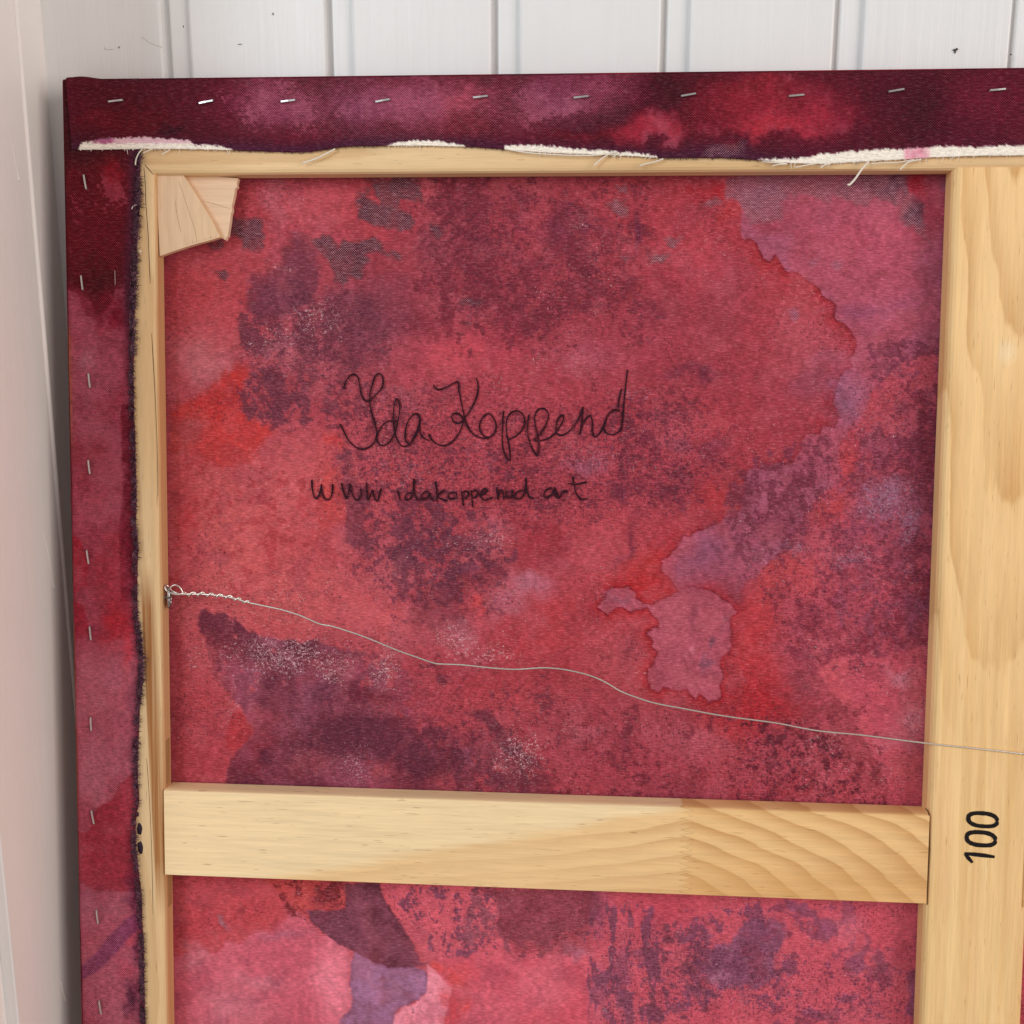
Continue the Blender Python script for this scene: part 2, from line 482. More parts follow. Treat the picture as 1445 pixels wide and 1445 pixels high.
side = empty("side_wall", (X_SIDE, 0, 0))
tag(side, "pale cream painted side wall with moulded casing left of the canvas", "wall")
def side_part(name, prof, z0=0.0, z1=ZT + .02, mat=M_SIDE):
    n = len(prof); v = []
    for z in (z0, z1): v += [(x - X_SIDE, y, z) for x, y in prof]
    f = [(i, (i + 1) % n, n + (i + 1) % n, n + i) for i in range(n)] + [tuple(range(n))[::-1], tuple(range(n, 2 * n))]
    o = mesh_obj(name, v, f, mat, side)
    return o
XB = X_SIDE - 0.0075
side_part("inner_strip", [(X_SIDE - .0015, .018), (X_SIDE - .0015, -.0335), (X_SIDE - .02, -.0335), (X_SIDE - .02, .018)])
bead = [(X_SIDE - .02, -.0338)] + [(X_SIDE - .0012 + .0024 * math.sin(a), -.0360 + .0022 * math.cos(a)) for a in [i * math.pi / 8 for i in range(9)]] + [(X_SIDE - .02, -.0382)]
side_part("bead_moulding", bead)
side_part("casing_board", [(X_SIDE - .02, -.0388), (X_SIDE - .0012, -.0388), (X_SIDE, -.0400), (X_SIDE, -.1490), (X_SIDE - .02, -.1490)])
side_part("lit_casing_edge", [(X_SIDE - .02, -.1492), (X_SIDE + .0003, -.1492), (X_SIDE + .0003, -.1496), (X_SIDE - .0006, -.1503), (X_SIDE - .02, -.1503)], mat=M_WALL)  # whiter paint here stands in for light on the casing's front face
side_part("wall_panel", [(XB, -.1506), (XB, -.2040), (XB - .001, -.2060), (XB - .03, -.2060), (XB - .03, -.1506)])

# dark specks and a fine crack on the wall boards
def wall_pt(px, py, y=-0.0004):
    return hit_world_plane(px, py, np.array([0, 1.0, 0]), y)
def fleck(pts, r, parent=wall, mat=M_FLECK, name="paint_fleck"):
    mb = MB()
    P = [wall_pt(*p) for p in pts]
    mb.tube(P, r, 5)
    return mb.build(name, mat, parent)
fleck([(1345.5, 70), (1348, 71.5), (1351, 68.5)], .0007)
fleck([(1348, 71.5), (1347.5, 75)], .0005)
fleck([(1426, 76), (1427, 78)], .0005)
fleck([(258.5, 36), (258.8, 39)], .0003)
fleck([(168, 65.5), (168, 68)], .0003)
fleck([(385, 18), (385.5, 21)], .0003)
fleck([(336, 62.5), (341, 62.2)], .0002)
mb = MB(); mb.tube([wall_pt(x, y, -.0001) for x, y in spline([(147, 67), (150, 70), (160, 70)], 3)], .00010, 4); mb.build("hairline", M_GAP, wall)
mb = MB(); mb.tube([wall_pt(x, y, -.0001) for x, y in spline([(200, 52), (212, 61), (229, 67)], 4)], .00008, 4); mb.build("hairline", M_GAP, wall)

def side_pt(px, py, x): return hit_world_plane(px, py, np.array([1.0, 0, 0]), x) - np.array([X_SIDE, 0, 0])
def side_line(pts, x, r, name, mat):
    mb = MB(); mb.tube([side_pt(px, py, x) for px, py in pts], r, 4); return mb.build(name, mat, side)
side_line([(1, 1085), (6, 1120), (12, 1165), (14, 1205), (17, 1215), (17.5, 1237), (22, 1275), (29, 1340), (33, 1375), (35, 1381), (38, 1388)], XB + .0004, .0005, "paint_crack", M_GAP)
side_line([(38, 1400), (39.5, 1412), (38, 1424), (42, 1445)], XB + .0004, .0005, "paint_crack", M_GAP)
M_DRIP = paint_wall_material("drip_paint", (0.82, 0.78, 0.75), .1)
side_line(spline([(18, 205), (21, 225), (25, 245), (27, 254)], 4), X_SIDE + .0001, [.00015] * 8 + [.0003] * 3 + [.0007] * 2, "paint_drip", M_DRIP)
side_line(spline([(62, 755), (70, 790), (75, 822), (77, 828)], 4), X_SIDE + .0001, [.00012] * 8 + [.0002] * 3 + [.0006] * 2, "paint_drip", M_DRIP)
side_line(spline([(86, 1385), (89, 1400), (93, 1412)], 4), X_SIDE + .0001, .00025, "paint_drip", M_DRIP)

# ------------------------------------------------------------------ stretched canvas
W_, H_ = 1.2, 1.0
root = empty("stretched_canvas", tuple(O_FRAME))
root.matrix_world = Matrix([[*M_FRAME[r], O_FRAME[r]] for r in range(3)] + [[0, 0, 0, 1]])
tag(root, "back of a large red and purple painted canvas on a pine stretcher frame", "canvas painting")

# --- bars: profile across (0 = outer edge), swept along
BW, TH = 0.0600, 0.0185
def bar(name, axis, a0, a1, outer, sgn, mat, mitre=(True, True), mirror=False, slots=()):
    """axis 'u' or 'v'; runs a0..a1; profile starts at coordinate outer and grows by sgn"""
    prof = [(0.0, -TH), (0.0, -0.0012), (0.0012, 0.0), (BW - 0.0042, 0.0), (BW - 0.0026, -0.0003), (BW - 0.0010, -0.0012), (BW, -0.0030), (BW, -0.0135), (BW - 0.030, -0.0150)]
    v = []; n = len(prof)
    for e, a in enumerate((a0, a1)):
        for p, w in prof:
            off = p if mitre[e] else 0.0
            al = a + (off if e == 0 else -off) * (1 if a1 > a0 else -1)
            c = outer + sgn * p
            v.append((al, c, w) if axis == 'u' else (c, al, w))
    f = [(i, (i + 1) % n, n + (i + 1) % n, n + i) for i in range(n)] + [tuple(range(n))[::-1], tuple(range(n, 2 * n))]
    o = mesh_obj(name, v, f, mat, root)
    bm = bmesh.new(); bm.from_mesh(o.data); bmesh.ops.recalc_face_normals(bm, faces=bm.faces); bm.to_mesh(o.data); bm.free()
    return o
PL, PD = (0.74, 0.49, 0.235), (0.55, 0.27, 0.085)
def left_extra(n, o, q, col, late):
    # darker heartwood tongue low on the left bar
    mk = n.math('MULTIPLY', n.mr(q[1], -.315, -.345), n.mr(q[1], -.56, -.52))
    sl = n.math('ADD', q[0], n.math('MULTIPLY_ADD', q[1], .035, .0125))
    st = n.math('MULTIPLY', n.mr(sl, .0465, .0475), n.mr(sl, .0535, .0575, 1, 0))
    sw = n.noise(n.comb(n.math('MULTIPLY', q[0], 700), n.math('MULTIPLY', q[1], 9), 0.0), 1.0, 2, .5)
    col = n.mix(n.math('MULTIPLY', n.math('MULTIPLY', mk, st), n.mr(sw, .3, .62, .55, 1.0)), col, (0.36, 0.14, 0.035))
    # inner edge redder and darker: reflected light and shade put into the colour
    return n.mix(n.mr(q[0], .0588, .0598, 0, .55), col, (0.50, 0.22, 0.075))
M_LEFT = wood_material("pine_left", 'v', .02, -.2, .02, .04, .0075, (.78, .56, .31), (.60, .35, .145), .55, .02, 1.0, left_extra)
M_TOP = wood_material("pine_top", 'u', -.035, .3, .03, .03, .0070, (.80, .57, .315), (.58, .35, .15), .85, .05, 2.0)
def mid_extra(n, o, q, col, late):
    # long irregular streaks; the arched figure dies out below the upper half
    st = n.noise(n.comb(n.math('MULTIPLY', q[0], 95), n.math('MULTIPLY', q[1], 2.6), 0.0), 1.0, 4, .6, .6)
    st2 = n.noise(n.comb(n.math('MULTIPLY', q[0], 38), n.math('MULTIPLY', q[1], 5.0), 4.0), 1.0, 3, .55, .9)
    plainc = n.mix(n.mr(st, .42, .74, 0, .75), (.90, .615, .295), (.66, .37, .125))
    plainc = n.mix(n.mr(st2, .5, .72, 0, .45), plainc, (.80, .48, .235))
    fade = n.math('MULTIPLY', n.mr(n.math('MULTIPLY_ADD', st2, .10, q[1]), -.39, -.28), .95)
    fade = n.math('MULTIPLY', fade, n.mr(st, .30, .60, .45, 1.0))
    col = n.mix(fade, plainc, col)
    kx = n.math('SUBTRACT', q[0], .6045); ky = n.math('MULTIPLY', n.math('ADD', q[1], .172), .8)
    rr = n.math('SQRT', n.math('ADD', n.math('MULTIPLY', kx, kx), n.math('MULTIPLY', ky, ky)))
    return n.mix(n.mr(rr, .003, .008, .55, 0), col, (0.93, 0.72, 0.45))
def mid_rings(n, l, t, wob, wob2):
    tt = n.math('MULTIPLY_ADD', wob, .020, n.math('SUBTRACT', t, .6075))
    dd = n.math('MULTIPLY', n.math('SUBTRACT', l, .06), .115)
    r = n.math('SQRT', n.math('ADD', n.math('MULTIPLY', tt, tt), n.math('MULTIPLY', dd, dd)))
    slow = n.noise(n.comb(n.math('MULTIPLY', l, 4.0), n.math('MULTIPLY', t, 18), 7.0), 1.0, 3, .6)
    r = n.math('ADD', r, n.math('MULTIPLY_ADD', slow, .016, n.math('MULTIPLY', wob2, .0022)))
    return r
M_MID = wood_material("pine_middle", 'v', .608, .06, .115, .0, .0115, (.90, .60, .285), (.60, .31, .10), .95, .0, 4.0, mid_extra, .55, mid_rings)
def brace_extra(n, o, q, col, late):
    # pale sapwood running off diagonally, and a finger joint
    sap = n.math('SUBTRACT', n.math('ADD', q[1], .558), n.math('MULTIPLY', q[0], .2127))
    nz = n.noise(n.comb(n.math('MULTIPLY', q[0], 14), n.math('MULTIPLY', q[1], 160), 0.0), 1.0, 3, .6)
    s2 = n.math('ADD', sap, n.math('MULTIPLY_ADD', nz, .014, -.007))
    left = n.mr(n.math('ADD', q[0], n.math('MULTIPLY', n.math('PINGPONG', n.math('ADD', q[1], 1.0), .0019), 4.4)), .4160, .4168, 1.0, 0.0)
    col = n.mix(n.math('MULTIPLY', n.mr(s2, -.002, .004), n.math('MULTIPLY', left, .66)), col, (.92, .73, .44))
    xj = n.math('ADD', q[0], n.math('MULTIPLY', n.math('PINGPONG', n.math('ADD', q[1], 1.0), .0019), 4.4))
    line = n.math('ABSOLUTE', n.math('SUBTRACT', xj, .4165))
    brk = n.noise(n.map(o, scale=(200, 900, 1)), 1.0, 2, .5)
    col = n.mix(n.math('MULTIPLY', n.math('MULTIPLY', left, n.mr(q[0], .42, .30, .25, .62)), 1.0), col, (.90, .64, .345))
    col = n.mix(n.math('MULTIPLY', n.mr(s2, -.002, .004), n.math('MULTIPLY', left, .45)), col, (.93, .75, .46))
    return n.mix(n.math('MULTIPLY', n.mr(line, .0002, .0011, .75, 0.0), n.mr(brk, .35, .6)), col, (.42, .22, .08))
def brace_rings(n, l, t, wob, wob2):
    # left of the finger joint: long slanting grain; right of it: steep curved grain
    a = n.math('ADD', t, n.math('MULTIPLY', l, -.150))
    a = n.math('ADD', n.math('ADD', a, 1.0), n.math('MULTIPLY_ADD', wob, .022, n.math('MULTIPLY', wob2, .0015)))
    lx = n.math('MULTIPLY', n.math('SUBTRACT', l, .385), .46); ty = n.math('ADD', t, n.math('MULTIPLY_ADD', l, .16, .480))
    c = n.math('SQRT', n.math('ADD', n.math('MULTIPLY', lx, lx), n.math('MULTIPLY', ty, ty)))
    c = n.math('MULTIPLY', n.math('ADD', c, n.math('MULTIPLY_ADD', wob, .016, n.math('MULTIPLY', wob2, .0014))), 1.0)
    f = n.mr(n.math('ADD', l, n.math('MULTIPLY', n.math('PINGPONG', n.math('ADD', t, 1.0), .0019), 4.4)), .4162, .4166)
    m = n.node('ShaderNodeMix', data_type='FLOAT')
    n.put(m.inputs[0], f); n.put(m.inputs[2], a); n.put(m.inputs[3], c)
    return m.outputs[0]
def brace_wood():
    return wood_material("pine_brace", 'u', -.60, .42, .10, .010, .0115, (.86, .545, .245), (.58, .29, .095), .95, -.28, 6.0, brace_extra, .55, brace_rings)
M_BRACE = brace_wood()

left_bar = bar("stretcher_bar", 'v', 0.0, -H_, 0.0, 1, M_LEFT)
top_bar = bar("stretcher_bar", 'u', 0.0, W_, 0.0, -1, M_TOP)
right_bar = bar("stretcher_bar", 'v', 0.0, -H_, W_, -1, M_LEFT)
low_bar = bar("stretcher_bar", 'u', 0.0, W_, -H_, 1, M_TOP)
# middle upright with rounded arrises
def cross(name, prof_c, a0, a1, axis, mat, half, th, bev, w1=0.0):
    prof = [(-half, w1 - th), (-half, w1 - .0040), (-half + bev * .25, w1 - .0018), (-half + bev * .6, w1 - .0006), (-half + bev, w1), (half - bev, w1), (half - bev * .6, w1 - .0006), (half - bev * .25, w1 - .0018), (half, w1 - .0040), (half, w1 - th)]
    v = []; n = len(prof)
    for a in (a0, a1):
        for p, w in prof: v.append((a, prof_c + p, w) if axis == 'u' else (prof_c + p, a, w))
    f = [(i, (i + 1) % n, n + (i + 1) % n, n + i) for i in range(n)] + [tuple(range(n))[::-1], tuple(range(n, 2 * n))]
    o = mesh_obj(name, v, f, mat, root)
    bm = bmesh.new(); bm.from_mesh(o.data); bmesh.ops.recalc_face_normals(bm, faces=bm.faces); bm.to_mesh(o.data); bm.free()
    return o
mid = cross("middle_bar", 0.600, -BW + .0012, -H_ + BW - .0012, 'v', M_MID, .0325, .0150, .0046, -.0002)
b1 = cross("cross_brace", -.4995, hit(232.3, 1175)[0], hit(1309.2, 1215)[0], 'u', M_BRACE, .0300, .0165, .0008, 0.0004)
b2 = cross("cross_brace", -.4995, .6 + .0325 - .0030, W_ - BW + .0016, 'u', M_BRACE, .0300, .0165, .0008, 0.0004)
# dark seam where the brace meets the upright
mb = MB(); ribbon(mb, [(1305.5, 1140), (1309, 1144), (1311.8, 1151), (1311.2, 1200), (1309.3, 1240), (1308.2, 1277)], .00012, .00050); mb.build("joint_seam", M_CRACK, b1)
# mitre seam and drying cracks
mb = MB(); ribbon(mb, [(204, 232), (209, 238), (217, 246.5)], .00012, .00026); mb.build("mitre_seam", M_CRACK, left_bar)
for pts, hw in (([(203, 236), (205, 260), (206, 290), (209, 330), (210.5, 365), (212, 400)], .00020),
                ([(214, 470), (219, 560), (222, 640), (223, 700)], .00018),
                ([(207, 1070), (211, 1130), (214, 1200), (216, 1290)], .00014)):
    mb = MB(); ribbon(mb, spline(pts, 4), .00010, hw); mb.build("drying_crack", M_CRACK, left_bar)
# mortise in the left bar's inner side: thin patch, recess shade in its colour
M_SLOT = wood_material("shaded_slot_wood", 'v', .02, -.2, .02, .04, .0075, (.42, .24, .10), (.32, .16, .06), .5, .02, 1.0)
def slot(v0, v1):
    mb = MB(); mb.box((BW + .0001, v1, -.0115), (BW + .00025, v0, -.0050)); mb.build("mortise", M_SLOT, left_bar)
slot(hit(237, 1048)[1], -.468); slot(-.5305, hit(238, 1285)[1])

# stamped length on the upright
mb = MB()
q = lambda pts: Z(1245, 1045, 7.225, pts)
def oval(cx, cy, rx, ry, tx):
    return [(cx + rx * (abs(math.cos(a)) ** .8) * (1 if math.cos(a) > 0 else -1) + tx * math.sin(a), cy + ry * (abs(math.sin(a)) ** .8) * (1 if math.sin(a) > 0 else -1) + .1 * rx * math.cos(a)) for a in [2 * math.pi * i / 36 for i in range(37)]]
def ribw(pts, hw): return [hw * (1 + random.uniform(-.10, .10)) for _ in pts]
for c in ((1025, 808, 147, 66, 0), (1007, 1002, 146, 66, 0)):
    P = q(oval(*c)); ribbon(mb, P, .00008, ribw(P, .00140))
P = q([(838, 1152), (940, 1161), (1040, 1172), (1147, 1187)]); ribbon(mb, P, .00008, ribw(P, .00142))
P = q([(842, 1156), (880, 1200), (922, 1246)]); ribbon(mb, P, .00011, ribw(P, .00134))
mb.build("stamped_number", M_STAMP, mid)

# --- corner keys
M_KEY = wood_material("key_wood", 'v', .30, .3, .05, .1, .0090, (.78, .55, .35), (.66, .43, .25), .35, .25, 9.0, None, .25)
M_KEY2 = wood_material("key_wood_pale", 'u', .30, .3, .05, .1, .0110, (.80, .57, .385), (.70, .47, .30), .25, .2, 11.0, None, .15)
def wedge(pts, w, th, mat, crease=None, taper=0.0):
    P = [hit(x, y, w) for x, y in pts]
    n = len(P)
    v = [(p[0], p[1], w) for p in P] + [(p[0], p[1], w - th) for p in P]
    f = [tuple(range(n)), tuple(range(n, 2 * n))[::-1]] + [(i, n + i, n + (i + 1) % n, (i + 1) % n) for i in range(n)]
    o = mesh_obj("corner_wedge", v, f, mat, root)
    bm = bmesh.new(); bm.from_mesh(o.data); bmesh.ops.recalc_face_normals(bm, faces=bm.faces); bm.to_mesh(o.data); bm.free()
    return o
k2 = wedge(Z(180, 200, 7.225, [(540, 330), (1127, 372), (1112, 430), (1118, 462), (1095, 480), (1088, 540), (1075, 600), (1062, 655), (1066, 700), (1052, 740), (1045, 810), (1030, 900), (1022, 960), (1010, 975), (997, 1003), (930, 960), (800, 760)]), -.0085, .0045, M_KEY2)
k1 = wedge(Z(180, 200, 7.225, [(270, 320), (566, 335), (660, 480), (760, 640), (860, 800), (945, 972), (880, 992), (800, 1015), (720, 1035), (630, 1062), (560, 1085), (440, 1125), (328, 1166), (316, 900), (300, 600)]), -.0040, .0050, M_KEY)
mb = MB(); ribbon(mb, Z(180, 200, 7.225, [(760, 606), (880, 632), (980, 662), (1058, 688)]), -.00840, .00016); M_PALE = plain("key_seam", (.50, .33, .19), .8, 0, .2, 500, .1); mb.build("split_line", M_PALE, k2)
for pts in ([(520, 400), (570, 540), (620, 700), (680, 880), (705, 1000)], [(485, 600), (510, 780), (545, 920)]):
    mb = MB(); ribbon(mb, spline(Z(180, 200, 7.225, pts), 3), -.00392, .00012); mb.build("split_line", M_PALE, k1)
mb = MB()
for i in range(16):
    x = 600 + i * 20 + random.uniform(-6, 6); y = 1052 - (x - 600) * .25
    ribbon(mb, Z(180, 200, 7.225, [(x, y - random.uniform(5, 30)), (x + random.uniform(-4, 8), y - 3)]), -.00390, .00010)
mb.build("saw_marks", M_CRACK, k1)

# --- painted cloth
M_CLOTH = cloth_material("painted_canvas")
M_FLAP = cloth_material("painted_canvas_fold", .55)
WC = -0.0188

def grid_mesh(name, us, vs, wfun, mat, parent, smooth=True):
    U, V = np.meshgrid(us, vs)
    Wd = wfun(U, V)
    nu, nv = len(us), len(vs)
    return grid_from(name, U, V, Wd, mat, parent, smooth)
def grid_from(name, U, V, Wd, mat, parent, smooth=True):
    nv, nu = U.shape
    co = np.stack([U, V, Wd], -1).reshape(-1, 3).astype(np.float32)
    idx = np.arange(nu * nv).reshape(nv, nu)
    # rows go downwards: wind so that faces look out of the back
    q = np.stack([idx[:-1, :-1], idx[1:, :-1], idx[1:, 1:], idx[:-1, 1:]], -1).reshape(-1)
    me = bpy.data.meshes.new(name)
    me.vertices.add(len(co)); me.vertices.foreach_set("co", co.ravel())
    me.loops.add(len(q)); me.loops.foreach_set("vertex_index", q.astype(np.int32))
    nf = len(q) // 4
    me.polygons.add(nf); me.polygons.foreach_set("loop_start", np.arange(0, nf * 4, 4, dtype=np.int32))
    me.update(calc_edges=True)
    if smooth: me.polygons.foreach_set("use_smooth", np.ones(nf, bool))
    return link(name, me, mat, parent)

STEP = 0.00085
us = np.concatenate([[-.0004, .02, .04], np.arange(.056, .58, STEP), [.60], np.arange(.632, .65, .002), np.arange(.654, W_, .004), [W_ + .0004]])
vs = -np.concatenate([[-.0004, .02, .04], np.arange(.056, .472, STEP), [.49, .51], np.arange(.527, .634, STEP), np.arange(.637, H_, .004), [H_ + .0004]])
def canvas_w(U, V):
    return WC + 0.0006 * np.sin(U * 9) * np.sin(V * 8)
canvas = grid_mesh("canvas", us, vs, canvas_w, M_CLOTH, root)
canvas.data.name = "canvas"
Um, Vm = np.meshgrid(us, vs)
PX, PY = project(Um.ravel(), Vm.ravel(), np.full(Um.size, WC))

# <<PAINT
p = Paint(PX, PY, (170, 58, 70))
X, Y = p.X, p.Y
allm = (np.arange(len(X)), np.ones(len(X)))
n1 = fbm(X, Y, 110, 4, .5, 1); p.mix(allm[0], (182, 76, 86), sstep(.45, .7, n1) * .7)
n1 = fbm(X, Y, 70, 4, .55, 2); p.mix(allm[0], (160, 48, 62), sstep(.5, .72, n1) * .6)
cl = fbm(X, Y, 55, 4, .55, 12); p.add('dark', (allm[0], sstep(.40, .66, cl)), .42); p.add('dark', allm, .08)
cl = fbm(X, Y, 60, 4, .55, 13); p.add('white', (allm[0], sstep(.48, .70, cl)), .38)
for b_ in ((700, 380, 170, 140, (140, 50, 70), .55), (900, 430, 150, 130, (152, 48, 64), .55), (1010, 560, 130, 90, (146, 46, 62), .5), (940, 300, 120, 60, (158, 46, 60), .5), (850, 1050, 170, 90, (148, 52, 70), .45), (1220, 700, 110, 240, (158, 68, 92), .5), (470, 470, 120, 120, (140, 60, 80), .4)): p.blob(*b_)
# upper left
p.blob(290, 420, 80, 90, (178, 56, 62), .7)
p.blob(300, 300, 70, 60, (176, 58, 66), .7)
p.blob(390, 285, 16, 70, (186, 104, 116), .45)
p.blob(455, 300, 70, 45, (186, 76, 86), .6)
p.blob(525, 300, 50, 40, (176, 50, 58), .5)
p.blob(290, 505, 48, 42, (184, 96, 104), .85, -35)
p.blob(300, 450, 50, 40, (186, 70, 78), .6)
p.blob(330, 740, 110, 120, (190, 80, 86), .75)
p.blob(430, 660, 70, 60, (190, 80, 88), .7)
p.stain([(242, 582), (262, 570), (296, 548), (318, 522), (338, 512), (348, 518), (340, 548), (350, 585), (384, 606), (378, 624), (364, 638), (355, 658), (322, 655), (288, 652), (262, 632), (243, 640)], (188, 42, 40), .85, 14, 7, 12)
p.blob(340, 760, 130, 150, (200, 80, 78), .55); p.blob(430, 850, 120, 60, (200, 82, 82), .5); p.blob(268, 610, 26, 24, (176, 84, 88), .5)
p.blob(262, 745, 22, 60, (178, 44, 50), .7)
p.blob(252, 690, 14, 40, (176, 56, 62), .6)
p.blob(462, 700, 20, 60, (204, 62, 56), .6)
p.blob(470, 624, 16, 8, (200, 52, 50), .6)
p.mottle(p.blobmask(330, 740, 110, 110), (170, 50, 58), .55, 14, .6)
# dark mauve clouds, top left
p.stain(Z(220, 240, 4.817, [(835, 540), (905, 520), (925, 430), (1000, 420), (1050, 480), (1080, 560), (1090, 660), (1110, 760), (1060, 860), (1030, 930), (900, 985), (800, 1040), (700, 1020), (640, 980), (610, 880), (640, 740), (760, 680), (850, 640)]), (120, 50, 72), .85, 18, 7, 10, col2=(112, 52, 82))
p.mottle(p.poly([(345, 440), (400, 420), (520, 420), (545, 500), (520, 560), (440, 600), (350, 590), (340, 520)], 14), (108, 48, 74), 1.0, 18, .8)
p.blob(400, 500, 30, 22, (184, 92, 104), .5)
p.blob(470, 520, 50, 40, (176, 76, 88), .4)
p.blob(530, 450, 62, 62, (120, 54, 80), .8)
p.blob(480, 430, 26, 26, (118, 52, 78), .75)
p.blob(500, 500, 44, 20, (124, 52, 76), .6)
p.blob(600, 462, 40, 20, (126, 42, 62), .7, 15)
p.blob(585, 505, 18, 22, (130, 52, 74), .6)
p.mottle(p.poly([(585, 255), (830, 255), (850, 420), (760, 480), (640, 480), (590, 420)], 20), (120, 40, 62), .85, 20, .8)
p.blob(668, 290, 28, 38, (124, 44, 66), .8); p.blob(680, 338, 24, 12, (118, 44, 68), .8)
p.blob(610, 352, 32, 32, (144, 62, 82), .7); p.blob(655, 365, 10, 22, (122, 44, 68), .7)
p.blob(692, 405, 28, 26, (120, 40, 62), .75); p.blob(745, 384, 11, 20, (118, 40, 62), .75)
p.blob(788, 322, 20, 40, (118, 42, 68), .65, 20); p.blob(617, 284, 10, 9, (116, 40, 60), .7)
p.blob(722, 282, 18, 10, (122, 46, 70), .6); p.blob(735, 300, 14, 20, (130, 50, 72), .5)
p.blob(640, 500, 90, 26, (196, 66, 78), .6); p.blob(680, 480, 60, 40, (186, 58, 72), .5)
p.blob(745, 330, 40, 30, (182, 66, 80), .4)
# top centre
p.blob(820, 320, 34, 8, (104, 36, 72), .75, 8); p.blob(794, 320, 14, 40, (120, 42, 72), .5)
p.blob(826, 375, 12, 26, (122, 40, 62), .6); p.blob(812, 360, 8, 30, (120, 40, 60), .5)
p.blob(900, 325, 6, 26, (96, 34, 72), .9, 4, .4)
p.mottle(p.poly([(780, 300), (880, 300), (900, 420), (860, 440), (790, 430)], 16), (126, 42, 62), .8, 13, .75)
p.blob(930, 440, 50, 26, (128, 48, 72), .5, -20); p.blob(1000, 440, 70, 70, (160, 52, 66), .5)
p.blob(1030, 390, 30, 70, (150, 62, 84), .4, 10)
p.blob(975, 350, 60, 50, (186, 62, 74), .5); p.blob(1010, 270, 50, 16, (156, 16, 26), .8)
p.blob(1030, 300, 16, 18, (186, 46, 50), .7)
p.blob(975, 525, 60, 10, (112, 44, 72), .55); p.blob(985, 533, 10, 12, (100, 36, 66), .7)
p.blob(830, 500, 60, 26, (170, 80, 104), .45)
p.blob(880, 480, 80, 50, (168, 58, 76), .4)
# right-hand side ground
right_poly = [(1030, 250), (1345, 250), (1300, 1140), (1040, 1140), (1060, 800), (1150, 600), (1200, 480), (1090, 350)]
p.mottle(p.poly(right_poly, 10), (174, 66, 84), 1.2, 60, .5)
p.stain([(1180, 520), (1345, 470), (1320, 940), (1140, 960), (1090, 840), (1180, 700)], (178, 66, 82), .8, 8, 10)
p.mottle(p.poly([(1215, 520), (1345, 480), (1315, 930), (1200, 900), (1170, 800), (1190, 640)], 20), (140, 62, 92), 1.0, 13, .75)
p.mottle(p.poly([(1240, 560), (1345, 520), (1315, 910), (1260, 880)], 20), (116, 42, 68), .9, 8, .8)
p.blob(1240, 580, 40, 40, (184, 64, 72), .6); p.blob(1200, 650, 18, 40, (184, 54, 60), .7); p.blob(1170, 720, 30, 26, (186, 56, 58), .7)
p.blob(1255, 700, 34, 26, (160, 92, 122), .5); p.blob(1285, 730, 34, 30, (140, 70, 104), .5)
p.blob(1290, 640, 20, 50, (122, 46, 76), .55); p.blob(1275, 765, 34, 16, (126, 50, 76), .7); p.blob(1310, 620, 10, 60, (110, 40, 66), .6)
p.blob(1115, 810, 44, 26, (192, 62, 64), .7); p.blob(1220, 800, 50, 40, (178, 66, 82), .5)
p.blob(1085, 855, 26, 50, (186, 52, 56), .7)
p.mottle(p.poly([(1090, 840), (1310, 820), (1310, 930), (1190, 960), (1120, 940)], 18), (134, 44, 66), .8, 13, .8)
p.blob(1150, 870, 18, 24, (130, 44, 66), .6); p.blob(1180, 890, 18, 12, (134, 46, 68), .6)
p.blob(1290, 860, 20, 30, (120, 54, 90), .5); p.blob(1305, 890, 8, 22, (112, 34, 58), .6)
p.stain(Z(1050, 820, 4.517, [(470, 578), (560, 500), (700, 470), (830, 490), (930, 470), (1060, 432), (1200, 405), (1170, 1440), (900, 1440), (930, 1330), (890, 1240), (830, 1120), (760, 990), (700, 880), (610, 770), (540, 690)]), (190, 70, 86), .85, 6, 2.0, 0, col2=(196, 78, 88), sc2=70)
p.blob(1270, 955, 24, 12, (190, 130, 150), .6); p.blob(1285, 1015, 26, 30, (206, 120, 140), .5); p.blob(1265, 1050, 50, 10, (200, 100, 118), .5)
p.blob(1245, 920, 11, 7, (112, 50, 78), .8)
p.stain(Z(1050, 820, 4.517, [(330, 560), (470, 590), (540, 700), (610, 775), (700, 885), (760, 995), (830, 1120), (890, 1240), (920, 1330), (760, 1340), (640, 1180), (560, 1040), (300, 960), (190, 850), (290, 700)]), (146, 54, 68), .55, 9, 3.5, 6, .35, (112, 34, 52))
p.mottle(p.poly([(1110, 940), (1180, 950), (1250, 1090), (1240, 1135), (1130, 1090)], 12), (184, 68, 82), .8, 9, .6)
p.blob(1130, 965, 22, 20, (124, 52, 74), .6); p.blob(1135, 1000, 44, 16, (134, 44, 60), .6)
p.blob(1060, 930, 26, 90, (186, 46, 50), .75); p.blob(1080, 990, 50, 34, (172, 32, 40), .8); p.blob(1040, 1015, 60, 20, (174, 34, 42), .6)
p.mottle(p.poly([(1050, 1020), (1120, 1010), (1190, 1060), (1230, 1130), (1040, 1130)], 16), (96, 30, 52), .85, 9, .8)
p.add('dark', p.poly([(1040, 1000), (1190, 1040), (1240, 1135), (1000, 1135)], 20), .55)
